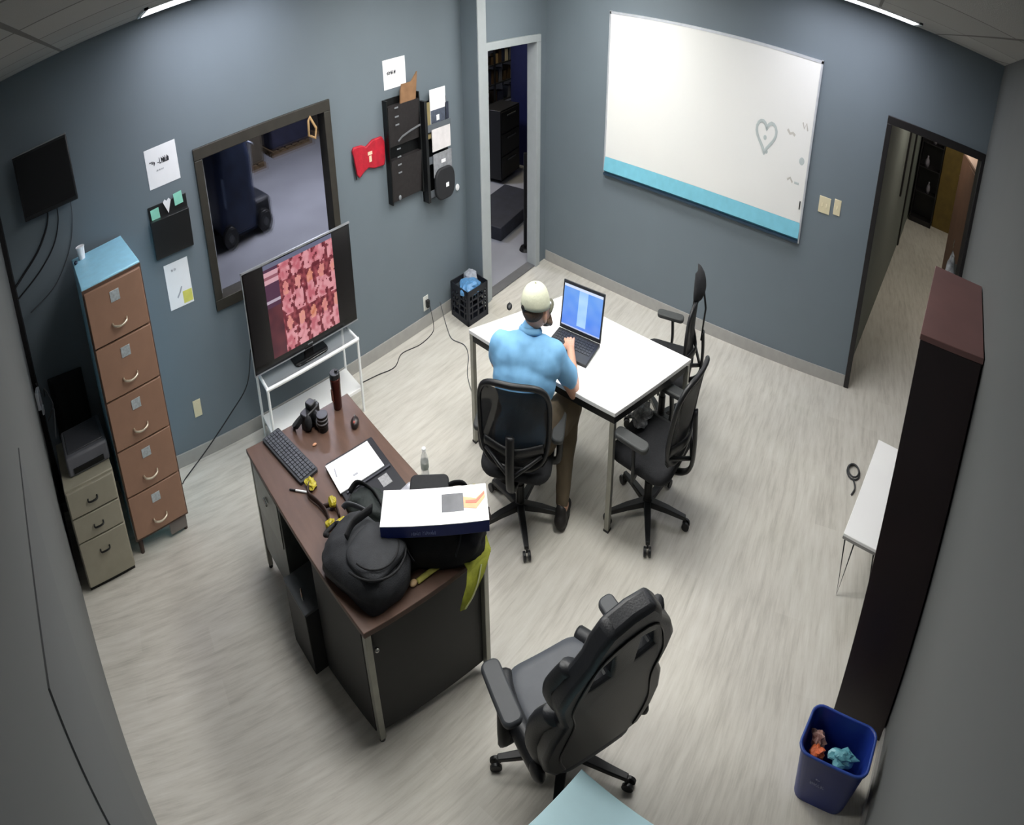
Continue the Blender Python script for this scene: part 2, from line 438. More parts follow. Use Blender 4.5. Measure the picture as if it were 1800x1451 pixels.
troffer('ceiling light panel above the white table with the laptop', 2.5, 1.1, 0.6, 1.2)
troffer('ceiling light panel above the black television on its white stand', 2.5, 2.7, 0.6, 1.2)
troffer('ceiling light panel above the brown desk with the bags', 1.0, 1.8, 0.6, 1.2, strength_mat=PANEL_NEAR)
HP = emit_mat('hall_lamp_diffuser', '#fff6e8', 14.0)
troffer('single light panel in the hall ceiling beyond the doorway', *H(2.3, -0.6)[:2], 0.6, 0.6, z=2.5, strength_mat=HP, group=None)
troffer('light panel at the far end of the hall ceiling', *H(5.2, -1.1)[:2], 0.6, 0.6, z=2.5, strength_mat=HP, group=None)
WP = emit_mat('workshop_lamp_diffuser', '#eceeff', 50.0)
troffer('hanging light panel in the workshop behind the inner window', 3.6, 8.2, 1.2, 1.2, z=4.2, strength_mat=WP, group=None)
troffer('unseen light panel added to light the rack beyond the left doorway', 6.2, 6.0, 0.5, 0.5, z=4.2, strength_mat=emit_mat('rack_fill_lamp', '#fff0d0', 75.0), group=None)  # unseen panel, placed to light the front of the rack
# ================================================================== THINGS ON THE WALLS
def on_wall_a(x, z, off=0.0): return (x, YA - off, z)
# whiteboard
wbd = thing('whiteboard', 'huge white marker board with pale blue lower strip on the grey wall', 'whiteboard', (XB, 1.64, 1.0))
q = MB(); q.b2((-0.03, -1.22, 0.15), (-0.004, 1.19, 1.30)); q.build('writing_surface', mat('whiteboard_gloss', '#e6e6e3', 0.22, var=0.012, scale=1.5), wbd, bev=0.002)
BLUEST = mat('pale_blue_metal', '#74b9cc', 0.4, metal=0.0, var=0.06)  # pale blue carries the ceiling light mirrored in the metal
q = MB(); q.loft([[(-0.004, y, 0.02), (-0.03, y, 0.02), (-0.055, y, 0.04), (-0.032, y, 0.15), (-0.004, y, 0.15)] for y in (-1.22, 1.19)])
q.build('blue_tray_strip', BLUEST, wbd)
q = MB(); q.b2((-0.06, -1.22, 0.005), (-0.002, 1.19, 0.022)); q.build('tray_underside', mat('navy_edge', '#22384a', 0.5), wbd)
q = MB()
for y0, y1, z0, z1 in ((-1.235, -1.215, 0.0, 1.32), (1.185, 1.205, 0.0, 1.32), (-1.235, 1.205, 1.295, 1.315)):
    q.b2((-0.034, y0, z0), (0, y1, z1))
q.build('frame', mat('board_frame', '#c9ccd2', 0.35, metal=0.4), wbd)
MK = mat('faint_marker', '#b3bcbb', 0.6); MK2 = mat('faint_marker_brown', '#bdbab3', 0.6); MK3 = mat('marker_dark', '#5c6a68', 0.6)
heart = []
for k in range(30):
    a = 2 * PI * k / 30
    heart.append((-0.0325, -0.738 + 0.0075 * 16 * math.sin(a) ** 3 * -0.9, 0.69 + 0.0078 * (13 * math.cos(a) - 5 * math.cos(2 * a) - 2 * math.cos(3 * a) - math.cos(4 * a))))
q = MB(); q.tube(heart, 0.001, closed=True, n=6, flat=(0.0012, 0.013)); q.build('heart_drawing', MK, wbd)
for yy, zz, r_ in ((-0.73, 0.67, 0.018), (-0.76, 0.575, 0.016), (-1.15, 0.59, 0.028)):
    q = MB(); q.sph((-0.031, yy, zz), r_, (0.05, 1, 1)); q.build('marker_blot', MK, wbd)
for pts_, w_ in (([(-0.031, -0.96, 0.78), (-0.031, -0.99, 0.755), (-0.031, -1.02, 0.765), (-0.031, -1.045, 0.75)], 0.010), ([(-0.031, -1.11, 0.86), (-0.031, -1.13, 0.82), (-0.031, -1.15, 0.86), (-0.031, -1.17, 0.81)], 0.007), ([(-0.031, -1.02, 0.43), (-0.031, -1.05, 0.45), (-0.031, -1.08, 0.42)], 0.008)):
    q = MB(); q.tube(pts_, 0.002, flat=(0.001, w_), n=6); q.build('faint_scribble', MK2, wbd)
q = MB(); q.tube([(-0.031, -1.10, 0.425), (-0.031, -1.15, 0.425)], 0.002, flat=(0.001, 0.008), n=6); q.build('small_dash', MK, wbd)
q = MB(); q.cyl((-0.04, -1.19, 0.25), (-0.04, -1.19, 0.31), 0.006); tag(q.build('marker_pen', BLKP, None, loc=(XB, 1.64, 1.0)), 'short dark marker clipped at the lower right corner of the whiteboard', 'marker')

# light switches
for y, z, wd_, hg, lab, nt_ in ((0.188, 1.335, 0.125, 0.12, 'wide ivory double switch plate right of the whiteboard', 2), (0.05, 1.35, 0.075, 0.115, 'narrow ivory single switch plate nearer the hall doorway', 1)):
    t_ = thing('light_switch', lab, 'light switch', (XB, y, z))
    q = MB(); q.b2((-0.008, -wd_ / 2, -hg / 2), (0, wd_ / 2, hg / 2)); q.build('plate', IVORY, t_, bev=0.003)
    for k in range(nt_):
        yy = (k - (nt_ - 1) / 2) * 0.046
        q = MB(); q.box((-0.012, yy, 0), (0.012, 0.012, 0.026), ry=0.3); q.build('toggle', IVORY, t_, bev=0.001)
# round thermostat button
t_ = thing('wall_button', 'tiny white round button on the left wall beside the step', 'button', (3.54, YA, 0.985))
q = MB(); q.cyl((0, -0.015, 0), (0, 0, 0), 0.026, n=20); q.build('housing', PAPER, t_, bev=0.003)
q = MB(); q.cyl((0, -0.02, 0), (0, -0.014, 0), 0.012, n=16); q.build('knob', WHITEM, t_)
# outlets
def outlet(x, z, lab, m):
    t_ = thing('wall_outlet', lab, 'outlet', (x, YA, z))
    q = MB(); q.b2((-0.037, -0.007, -0.06), (0.037, 0, 0.06)); q.build('plate', m, t_, bev=0.003)
    for dz in (-0.028, 0.028):
        q = MB(); q.cyl((0, -0.010, dz), (0, -0.006, dz), 0.017, n=16); q.build('socket', m, t_)
    return t_
outlet(0.335, 0.372, 'ivory outlet plate low on the left wall right of the tall cabinet', IVORY)
outlet(2.99, 0.20, 'pale outlet plate low on the left wall left of the milk crate', mat('pale_plate', '#cfd0cb', 0.5))
q = MB(); q.b2((-0.02, -0.045, -0.03), (0.02, -0.008, 0.03)); q.cyl((0, -0.045, 0), (0, -0.06, -0.01), 0.008)
tag(q.build('power_plug', BLKP, None, bev=0.004, loc=(3.0, YA - 0.002, 0.2)), 'black plug pushed into the outlet near the milk crate', 'plug')

# paper signs
def sign(nm, lab, x, z, w_, h_, tilt=0.0):
    t_ = thing(nm, lab, 'sign', (x, YA - 0.001, z)); t_.rotation_euler = (0, tilt, 0)
    q = MB(); q.b2((-w_ / 2, -0.002, -h_ / 2), (w_ / 2, 0, h_ / 2)); q.build('sheet', PAPER, t_)
    return t_
def words_on(parent, words, x0, z0, h, th, seed, name, m, xf=None):
    for i, n_ in enumerate(words):
        q = strokes([n_], x0, z0, h, th, seed + i)
        if xf: q.xf(xf)
        q.build(name, m, parent)
        x0 += n_ * h * 0.5 + h * 0.5
def strokes(words, x0, z0, h, th, seed, gap=0.5):
    """unreadable printed word shapes, as blurred in the photograph"""
    R = random.Random(seed); q = MB(); x = x0
    for wd_ in words:
        for _ in range(wd_):
            lw = h * 0.5
            k = R.choice((0, 1, 2, 3))
            if k != 1: q.b2((x, -0.0032, z0), (x + th, -0.0019, z0 + h * R.choice((1, 1, 0.7))))
            if k in (0, 2): q.b2((x + lw * 0.6, -0.0032, z0), (x + lw * 0.6 + th, -0.0019, z0 + h * 0.7))
            q.b2((x, -0.0032, z0 + h * R.choice((0.0, 0.35, 0.6))), (x + lw * 0.7, -0.0019, z0 + h * R.choice((0.0, 0.35, 0.6)) + th + 0.001))
            x += lw
        x += h * gap
    return q
s1 = sign('paper_sign', 'white paper sign with one bold line above the black wall pocket', 0.39, 1.932, 0.275, 0.228)
words_on(s1, [3, 6], -0.105, 0.012, 0.034, 0.006, 3, 'printed_word', INK)
words_on(s1, [4, 3, 5], -0.06, -0.025, 0.010, 0.0015, 4, 'fine_print', mat('light_ink', '#b9bbc2', 0.9))
s2 = sign('paper_sign', 'white paper sign with one short line above the black pocket rack', 2.752, 1.98, 0.275, 0.2)
strokes([9], -0.1, -0.005, 0.026, 0.005, 8).build('printed_line', INK, s2)
# hanging document with yellow corner
s3 = sign('paper_notice', 'tall white notice with a yellow lower corner under the black wall pocket', 0.362, 1.215, 0.218, 0.285)
words_on(s3, [2, 3], -0.05, 0.09, 0.016, 0.002, 5, 'heading_word', mat('light_ink', '#b9bbc2', 0.9))
q = MB(); q.b2((0.02, -0.0035, -0.13), (0.105, -0.0019, -0.055)); q.build('yellow_label', mat('yellow_note', '#d9d56b', 0.8), s3)
q = MB(); q.tube([(-0.03, -0.003, -0.08), (0.0, -0.003, -0.05), (0.02, -0.003, -0.02)], 0.002, flat=(0.001, 0.006), n=6); q.build('grey_mark', mat('grey_pencil', '#a7a9b2', 0.9), s3)

# black wall pocket with notes
t_ = thing('wall_pocket', 'black wall file pocket with mint sticky notes below the bold paper sign', 'file pocket', (0.375, YA, 1.57))
q = MB(); q.loft([[(-0.17, -0.004, z), (-0.17, -d, z), (0.17, -d, z), (0.17, -0.004, z)] for z, d in ((-0.155, 0.035), (-0.13, 0.045), (0.08, 0.075))], cap=True); q.build('pocket', BLKP, t_, bev=0.003)
q = MB(); q.b2((-0.172, -0.012, -0.155), (0.172, 0, 0.155)); q.build('back_plate', BLKP, t_, bev=0.003)
MINT = mat('mint_note', '#8fd6c0', 0.8)
for x, z, m, nm in ((-0.115, 0.105, MINT, 'sticky_note'), (0.10, 0.145, MINT, 'sticky_note')):
    q = MB(); q.box((x, -0.02, z), (0.075, 0.004, 0.07), ry=-0.05); q.build(nm, m, t_)
q = MB(); q.prism([(-0.035, 0.04), (0, -0.03), (0.035, 0.04), (0.018, 0.055), (0, 0.042), (-0.018, 0.055)], -0.024, -0.018, axis='y'); q.xf(Matrix.Translation((0.0, 0, 0.115))); q.build('heart_note', PAPER, t_)

# wall monitor
t_ = thing('wall_monitor', 'small black monitor on a wall arm high in the far left corner', 'monitor', (-0.58, YA, 2.15), 0)
q = MB(); q.box((0, -0.10, 0), (0.47, 0.035, 0.37)); q.build('housing', BLKP, t_, bev=0.006)
q = MB(); q.box((0, -0.119, 0.005), (0.44, 0.003, 0.33)); q.build('screen', mat('dark_screen', '#0b0c0e', 0.2), t_)
q = MB(); q.box((0, -0.102, 0.1865), (0.47, 0.03, 0.006)); q.build('top_edge', mat('edge_silver', '#86898c', 0.4, metal=0.3), t_)
q = MB(); q.box((0, -0.05, 0), (0.06, 0.08, 0.06)); q.box((0, -0.008, 0), (0.12, 0.016, 0.12)); q.build('wall_arm', BLKM, t_, bev=0.004)
WIRE = mat('black_cable', '#16171a', 0.6)
GWIRE = mat('grey_cable', '#4d5054', 0.6)
def cable(lab, pts, r=0.004, m=WIRE, nm='cable', n=8, grp=None, cat='cable'):
    return tag(MB().tube(spline(pts, n), r, n=6).build(nm, m, None, smooth=True), lab, cat, grp)
cable('thick black cable sagging from the wall monitor to the corner', [(-0.62, 3.97, 1.98), (-0.66, 3.98, 1.88), (-0.78, 3.985, 1.76), (-0.95, 3.985, 1.66), (-1.06, 3.96, 1.60)], 0.008)
cable('middle black cable looping below the wall monitor', [(-0.54, 3.96, 1.98), (-0.56, 3.985, 1.87), (-0.64, 3.99, 1.75), (-0.80, 3.99, 1.64), (-1.0, 3.985, 1.55), (-1.06, 3.97, 1.53)], 0.005)
cable('thin grey cable hanging lowest under the wall monitor', [(-0.42, 3.96, 1.98), (-0.44, 3.99, 1.84), (-0.52, 3.992, 1.68), (-0.70, 3.992, 1.52), (-0.96, 3.992, 1.42)], 0.003, GWIRE)

# two black magazine / pocket racks
t_ = thing('document_rack', 'tall black wire pocket rack with a brown envelope on top', 'wall rack', (2.785, YA, 1.1))
q = MB(); q.b2((-0.205, -0.02, 0.0), (0.205, -0.001, 0.72)); q.build('back_panel', BLKM, t_)
for x_ in (-0.21, 0.195):
    q = MB(); q.b2((x_, -0.08, 0.0), (x_ + 0.015, -0.001, 0.72)); q.build('side_rail', BLKM, t_, bev=0.002)
for k in range(2):
    q = MB(); z = 0.01 + k * 0.385
    q.loft([[(-0.195, -0.022, zz), (-0.195, -d, zz), (0.195, -d, zz), (0.195, -0.022, zz)] for zz, d in ((z, 0.05), (z + 0.3 - k * 0.02, 0.085))]); q.build('pocket', mat('brown_black_mesh', '#211d1e', 0.6, var=0.3, scale=40), t_)
for z in (0.68, 0.62, 0.565, 0.40, 0.345, 0.29, 0.235):
    q = MB(); q.box((-0.10, -0.092, z - 0.02), (0.045, 0.004, 0.010)); q.build('label_tab', mat('tab_grey', '#8b8f94', 0.4, metal=0.3), t_)
q = MB(); q.tube([(-0.1, -0.092, 0.43), (-0.05, -0.095, 0.455), (0.06, -0.095, 0.475), (0.19, -0.092, 0.49)], 0.008, n=6); q.build('front_rim', mat('tab_grey2', '#77797c', 0.4, metal=0.3), t_)
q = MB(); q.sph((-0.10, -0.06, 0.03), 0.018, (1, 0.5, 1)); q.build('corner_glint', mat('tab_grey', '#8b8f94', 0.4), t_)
q = MB(); q.prism([(-0.04, 0.62), (0.16, 0.66), (0.20, 0.86), (0.12, 0.80), (0.0, 0.80), (-0.02, 0.76)], -0.075, -0.055, axis='y')
tag(q.build('brown_envelope', mat('kraft_paper', '#8a6748', 0.8, var=0.15), None, loc=(2.785, YA, 1.1), bev=0.002), 'crumpled brown envelope sticking out of the left pocket rack', 'envelope')

t_ = thing('magazine_rack', 'black magazine rack with white brochures nearest the wall step', 'wall rack', (3.235, YA, 1.0))
q = MB(); q.b2((-0.20, -0.02, 0), (0.17, -0.001, 0.72)); q.build('back_panel', BLKM, t_)
q = MB(); q.b2((-0.20, -0.10, 0.0), (-0.165, -0.001, 0.74)); q.build('side_panel', BLKP, t_, bev=0.003)
for z in (0.02, 0.27, 0.50):
    q = MB(); q.b2((-0.165, -0.085, z), (0.17, -0.08, z + 0.06)); q.b2((-0.165, -0.085, z), (0.17, -0.02, z + 0.006)); q.build('shelf_lip', mat('clear_grey_lip', '#5d6268', 0.3), t_)
def brochure(lab, x, z0, z1, w_, m, d=0.055, marks=None, tilt=0.0, nm='brochure'):
    b_ = thing(nm, lab, 'brochure', (3.235 + x, YA - d, 1.0)); b_.rotation_euler = (0, tilt, 0)
    q = MB(); q.b2((-w_ / 2, -0.004, z0), (w_ / 2, 0.004, z1)); q.build('cover', m, b_)
    if marks: marks(b_, z0, z1, w_)
def mk_top(b_, z0, z1, w_):
    q = MB(); q.b2((-w_ * 0.48, -0.006, z0 + 0.01), (w_ * 0.45, -0.0041, z0 + 0.13)); q.build('dark_picture', mat('slate_print', '#4a5160', 0.6, var=0.3, scale=30), b_)
    q = MB(); q.b2((-0.03, -0.008, z0 + 0.05), (0.01, -0.0061, z0 + 0.09)); q.build('white_emblem', PAPER, b_)
brochure('white brochure with a slate picture in the top tier of the magazine rack', 0.02, 0.52, 0.80, 0.22, PAPER, marks=mk_top)
brochure('narrow tan booklet at the left of the magazine rack top tier', -0.135, 0.46, 0.72, 0.06, mat('tan_cover', '#8a7d55', 0.7), d=0.07, nm='booklet')
brochure('dark booklet at the right edge of the magazine rack', 0.145, 0.52, 0.68, 0.05, mat('dark_cover', '#2b3040', 0.6), nm='booklet')
brochure('blank white brochure in the middle tier of the magazine rack', 0.02, 0.36, 0.52, 0.26, mat('cream_print', '#d9d5d6', 0.7), d=0.092)
def mk_gr(b_, z0, z1, w_):
    q = MB(); q.b2((-0.02, -0.006, z0 + 0.09), (0.04, -0.0041, z0 + 0.115)); q.build('white_title', PAPER, b_)
brochure('grey brochure with a small white title in the lower tier of the magazine rack', 0.02, 0.17, 0.34, 0.26, mat('grey_print', '#8d8f94', 0.7, var=0.2, scale=30), d=0.098, marks=mk_gr)
q = thing('black_pouch', 'rounded black pouch with a white tag at the bottom of the magazine rack', 'pouch', (3.26, YA - 0.105, 1.11))
b = MB(); b.prism(rrect(0.28, 0.24, 0.09), -0.03, 0.008, axis='y'); b.build('body', mat('black_pouch_cloth', '#1d1e22', 0.7), q, bev=0.012, seg=3)
b = MB(); b.b2((0.0, -0.036, -0.03), (0.04, -0.031, 0.0)); b.build('white_tag', PAPER, q)

# red flag-like pouch
q = thing('red_pouch', 'red fabric pouch with a small cream emblem left of the pocket racks', 'pouch', (2.37, YA, 1.49))
b = MB(); b.prism([(-0.19, 0.075), (-0.17, 0.095), (-0.08, 0.09), (-0.03, 0.07), (0.05, 0.10), (0.16, 0.10), (0.19, 0.06), (0.185, -0.06), (0.17, -0.10), (0.05, -0.095), (-0.02, -0.075), (-0.07, -0.09), (-0.13, -0.12), (-0.16, -0.09)], -0.03, 0, axis='y')
b.build('body', mat('red_nylon', '#b3122a', 0.55, var=0.2, scale=20, bump=0.2), q, bev=0.008)
b = MB(); b.box((0.005, -0.032, 0.02), (0.05, 0.004, 0.022)); b.box((0.005, -0.032, -0.018), (0.028, 0.004, 0.04)); b.build('cream_emblem', mat('cream', '#e3cdb0', 0.7), q)
b = MB(); b.tube([(-0.175, -0.015, 0.08), (-0.185, -0.02, 0.0), (-0.165, -0.02, -0.12)], 0.008); b.build('dark_cord', BLKP, q)
# tan loop in the window corner
b = MB(); b.tube([(1.745, 3.965, 1.86), (1.735, 3.965, 1.77), (1.80, 3.965, 1.74), (1.815, 3.965, 1.80), (1.76, 3.965, 1.88)], 0.011, closed=True, n=8)
tag(b.build('tan_loop', mat('tan_strap', '#b08e62', 0.7), None, smooth=True), 'tan triangular strap loop hanging in the top right corner of the inner window', 'strap')

# ================================================================== FILE CABINETS
BROWN = mat('brown_enamel', '#967460', 0.5, var=0.05)
CYAN = mat('light_blue_sheen', '#a2def8', 0.4, var=0.05)  # blue of the reflected ceiling light put into the base colour
fc = thing('filing_cabinet', 'tall five-drawer brown and light blue filing cabinet against the left wall', 'filing cabinet', (-0.175, 3.30, 0), math.radians(9.5))
q = MB(); q.b2((-0.225, 0.0, 0.12), (0.225, 0.66, 1.645)); q.build('body', CYAN, fc, bev=0.006)
q = MB(); q.b2((-0.225, -0.012, 0.12), (0.225, 0.0, 1.635)); q.build('face_frame', mat('brown_dark_enamel', '#5a4437', 0.5), fc)
BRASS = mat('nickel_handle', '#d8cdb8', 0.3, metal=0.7)
for k in range(5):
    z0 = 0.145 + k * 0.297
    d_ = MB(); d_.b2((-0.214, -0.034, z0), (0.214, -0.01, z0 + 0.288)); dr = d_.build('drawer', BROWN, fc, bev=0.004)
    h_ = MB(); h_.tube(spline([(-0.055, -0.034, z0 + 0.085), (-0.045, -0.06, z0 + 0.078), (0.0, -0.07, z0 + 0.07), (0.045, -0.06, z0 + 0.078), (0.055, -0.034, z0 + 0.085)], 5), 0.007, n=8); h_.build('handle', BRASS, dr, smooth=True)
    l_ = MB(); l_.b2((-0.035, -0.038, z0 + 0.19), (0.035, -0.033, z0 + 0.245)); l_.build('label_holder', mat('label_metal', '#b9c2c6', 0.4, metal=0.3, var=0.2, scale=90), dr, bev=0.001)
for k, (x, y) in enumerate(((-0.19, 0.03), (0.19, 0.03), (-0.19, 0.62), (0.19, 0.62))):
    l_ = MB(); l_.cyl((x, y, 0.125), (x, y, 0.0), 0.022, 0.016, n=12); l_.build('leg', mat('rust_leg', '#3e302a', 0.6), fc)
l_ = MB(); l_.b2((0.06, 0.0, 0.03), (0.20, 0.02, 0.12)); l_.build('kick_bracket', mat('grey_bracket', '#77716d', 0.6), fc)
q = thing('paper_cup', 'small white cup on top of the tall brown filing cabinet', 'cup', (-0.405, 3.835, 1.645))
b = MB(); b.cyl((0, 0, 0), (0, 0, 0.07), 0.026, 0.036, n=20); b.build('cup_body', PAPER, q, bev=0.002)
b = MB(); b.tube(arc((0, 0), 0.036, 0, 350, 20, z=0.07), 0.003, n=6); b.build('rim', PAPER, q)
q = MB(); q.sph((0, 0, 0.012), 0.016, (1, 1, 0.7)); tag(q.build('bottle_cap', mat('navy_cap', '#26344a', 0.5), None, loc=(-0.455, 3.76, 1.645), smooth=True), 'tiny navy cap beside the white cup on the tall cabinet', 'cap')

BEIGE = mat('putty_enamel', '#918c7c', 0.55, var=0.05)
bc = thing('filing_cabinet', 'short putty-coloured three-drawer filing cabinet left of the tall brown one', 'filing cabinet', (-0.62, 3.14, 0), math.radians(12))
q = MB(); q.b2((-0.19, 0.0, 0.03), (0.19, 0.55, 0.70)); q.build('body', BEIGE, bc, bev=0.005)
q = MB(); q.b2((-0.185, 0.01, 0.0), (0.185, 0.54, 0.03)); q.build('plinth', BLKM, bc)
for z0, z1 in ((0.36 + 0.165, 0.685), (0.36, 0.515), (0.04, 0.35)):
    d_ = MB(); d_.b2((-0.182, -0.02, z0), (0.182, 0.0, z1)); dr = d_.build('drawer', BEIGE, bc, bev=0.004)
    zz = (z0 + z1) / 2 + (0.07 if z0 < 0.1 else 0)
    h_ = MB(); h_.tube(spline([(-0.035, -0.02, zz), (-0.03, -0.04, zz - 0.01), (0.03, -0.04, zz - 0.01), (0.035, -0.02, zz)], 4), 0.006, n=6); h_.build('handle', BLKM, dr, smooth=True)
pr = thing('printer', 'dark grey desktop printer on top of the short putty cabinet', 'printer', (-0.60, 3.22, 0.70), math.radians(12))
q = MB(); q.b2((-0.165, 0.02, 0.0), (0.165, 0.36, 0.12)); q.build('housing', mat('charcoal_shell', '#5c5d63', 0.55), pr, bev=0.015)
q = MB(); q.b2((-0.12, 0.012, 0.02), (0.12, 0.024, 0.05)); q.build('paper_slot', BLKM, pr)
q = MB(); q.b2((-0.14, 0.06, 0.12), (0.14, 0.33, 0.128)); q.build('lid', mat('charcoal_lid', '#3d3e43', 0.5), pr, bev=0.004)
# black slab standing in for the shadow between cabinet and corner
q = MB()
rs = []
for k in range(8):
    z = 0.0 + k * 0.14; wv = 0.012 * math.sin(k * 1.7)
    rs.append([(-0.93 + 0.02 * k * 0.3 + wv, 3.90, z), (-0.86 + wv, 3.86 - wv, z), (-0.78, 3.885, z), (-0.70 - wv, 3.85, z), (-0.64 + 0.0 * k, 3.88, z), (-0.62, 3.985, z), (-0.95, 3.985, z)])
q.loft(rs); tag(q.build('shadow_slab', mat('shadow_black', '#15171a', 0.9, var=0.2), None, smooth=False, bev=0.01), 'black slab for the cabinet shadow in the corner behind the short putty cabinet', 'shadow')
cable('grey power bundle tangled in the far left corner above the printer', [(-1.04, 3.93, 1.0), (-0.98, 3.88, 0.92), (-0.95, 3.82, 0.99), (-0.9, 3.80, 0.88), (-0.96, 3.74, 0.82), (-0.88, 3.7, 0.9), (-0.9, 3.62, 0.75)], 0.006, GWIRE)
q = MB(); q.box((0, 0, 0), (0.03, 0.09, 0.12)); q.box((0.016, 0, -0.08), (0.02, 0.03, 0.06)); tag(q.build('power_adapter', mat('white_adapter', '#c9cdd4', 0.5), None, bev=0.004, loc=(wC(3.85) + 0.03, 3.85, 0.93)), 'white adapter block at the edge of the near left wall', 'adapter')

# ================================================================== TELEVISION AND STAND
st = thing('tv_stand', 'white tubular stand with glass top and low white shelf', 'tv stand', (1.36, 3.68, 0))
W2, D2, HT = 0.455, 0.16, 0.53
for x in (-W2, W2):
    for y in (-D2, D2):
        q = MB(); q.cyl((x, y, 0), (x, y, HT), 0.012, n=10); q.build('leg', WHITEM, st, smooth=False)
q = MB()
for y in (-D2, D2): q.cyl((-W2 - 0.012, y, HT), (W2 + 0.012, y, HT), 0.013, n=10)
for x in (-W2, W2): q.cyl((x, -D2, HT), (x, D2, HT), 0.013, n=10)
q.build('top_frame', WHITEM, st)
q = MB(); q.b2((-W2 + 0.01, -D2 + 0.01, HT), (W2 - 0.01, D2 - 0.01, HT + 0.008))
tg = bpy.data.materials.new('tinted_glass'); tg.use_nodes = True; b_ = tg.node_tree.nodes['Principled BSDF']; b_.inputs['Base Color'].default_value = (0.35, 0.38, 0.4, 1); b_.inputs['Alpha'].default_value = 0.35; b_.inputs['Roughness'].default_value = 0.05
q.build('glass_top', tg, st)
q = MB(); q.b2((-W2, -D2, 0.16), (W2, D2, 0.185)); q.build('lower_shelf', WHITE, st, bev=0.003)
tv = thing('television', 'flat black television showing a reddish picture on the white stand', 'television', (1.375, 3.665, HT + 0.008), math.radians(1.0))
BZ = mat('gloss_black', '#0c0c0d', 0.15)
q = MB(); q.box((0, 0, 0.37), (1.06, 0.035, 0.64)); q.box((0, 0.03, 0.36), (0.7, 0.05, 0.4)); q.build('housing', BZ, tv, bev=0.006)
q = MB(); q.b2((-0.535, -0.02, 0.05 - 0.006), (0.535, -0.012, 0.05)); q.b2((-0.535, -0.02, 0.69), (0.535, -0.004, 0.70)); q.b2((-0.535, -0.02, 0.05), (-0.528, -0.012, 0.7)); q.build('silver_trim', mat('bezel_silver', '#a9acb0', 0.3, metal=0.5), tv)
q = MB(); q.box((0, 0, 0.03), (0.08, 0.04, 0.08)); q.build('neck', BZ, tv)
q = MB(); q.prism(rrect(0.34, 0.2, 0.05), 0.0, 0.014); q.build('base', BZ, tv, bev=0.004)
q = MB(); q.box((0.02, -0.019, 0.072), (0.05, 0.002, 0.01)); q.build('maker_mark', mat('logo_grey', '#7f8387', 0.4), tv)
def picture_mesh(name, w_, h_, nx, ny, fn, m, parent, y=-0.02, M=None):
    me = bpy.data.meshes.new(name); vs = []; fs = []
    for j in range(ny + 1):
        for i in range(nx + 1):
            v = Vector((-w_ / 2 + w_ * i / nx, y, h_ * j / ny)); vs.append(M @ v if M else v)
    for j in range(ny):
        for i in range(nx):
            a = j * (nx + 1) + i; fs.append((a, a + 1, a + nx + 2, a + nx + 1))
    me.from_pydata(vs, [], fs); me.materials.append(m)
    ca = me.color_attributes.new('picture', 'FLOAT_COLOR', 'CORNER')
    for p in me.polygons:
        j, i = divmod(p.index, nx); c = fn((i + 0.5) / nx, (j + 0.5) / ny)
        for li in p.loop_indices: ca.data[li].color = tuple(c) + (1,)
    o = bpy.data.objects.new(name, me); COL.objects.link(o); o.parent = parent
    return o
def tv_pic(u, v):
    # pillarboxed video: dark bars left and right, a crowd of pink-red shapes
    bl, br_ = 0.175, 0.825
    if u < bl or u > br_: return (0.004, 0.003, 0.003)
    s = (u - bl) / (br_ - bl)
    if v > 0.955: return (0.16, 0.17, 0.26)
    def mixc(a, b, t): return tuple(x * (1 - t) + y * t for x, y in zip(a, b))
    n1 = noise.noise(Vector((s * 9, v * 9, 1.3))); n2 = noise.noise(Vector((s * 24, v * 20, 4.1)))
    if s < 0.19:                       # side column
        if 0.80 < v < 0.92: return (0.75, 0.42, 0.48) if (v > 0.87 or v < 0.84) else (0.35, 0.12, 0.16)
        if 0.60 < v < 0.63: return (0.55, 0.45, 0.55)
        if v > 0.55: return (0.09, 0.03, 0.07)
        return mixc((0.08, 0.018, 0.03), (0.13, 0.03, 0.04), 0.5 + n1)
    # people in a grid of three rows, four columns
    cols = 4.6; rows = 2.6
    cx = (s - 0.19) / 0.81 * cols; cy = v * rows
    ix, iy = int(cx), int(cy); fx = cx - ix - 0.5; fy = cy - iy - 0.5
    head = (fx / 0.26) ** 2 + ((fy - 0.26) / 0.17) ** 2 < 1 + n2
    body = (fx / 0.42) ** 2 + ((fy + 0.2) / 0.38) ** 2 < 1 + n2 * 1.5
    hot = ((ix * 7 + iy * 3) % 3)
    pal = ((0.72, 0.22, 0.24), (0.80, 0.30, 0.32), (0.66, 0.20, 0.10))[hot]
    if head: return mixc(pal, (0.85, 0.36, 0.28), 0.5 + n2)
    if body: return mixc((0.60, 0.15, 0.19), (0.85, 0.38, 0.42), max(0, min(1, 0.5 + n1 + n2)))
    return mixc((0.16, 0.022, 0.035), (0.42, 0.09, 0.11), max(0, min(1, 0.4 + n2 * 1.4)))
picture_mesh('screen', 1.03, 0.585, 110, 64, tv_pic, screen_mat('tv_screen', 0.8), tv, M=Matrix.Translation((0, 0, 0.098)))
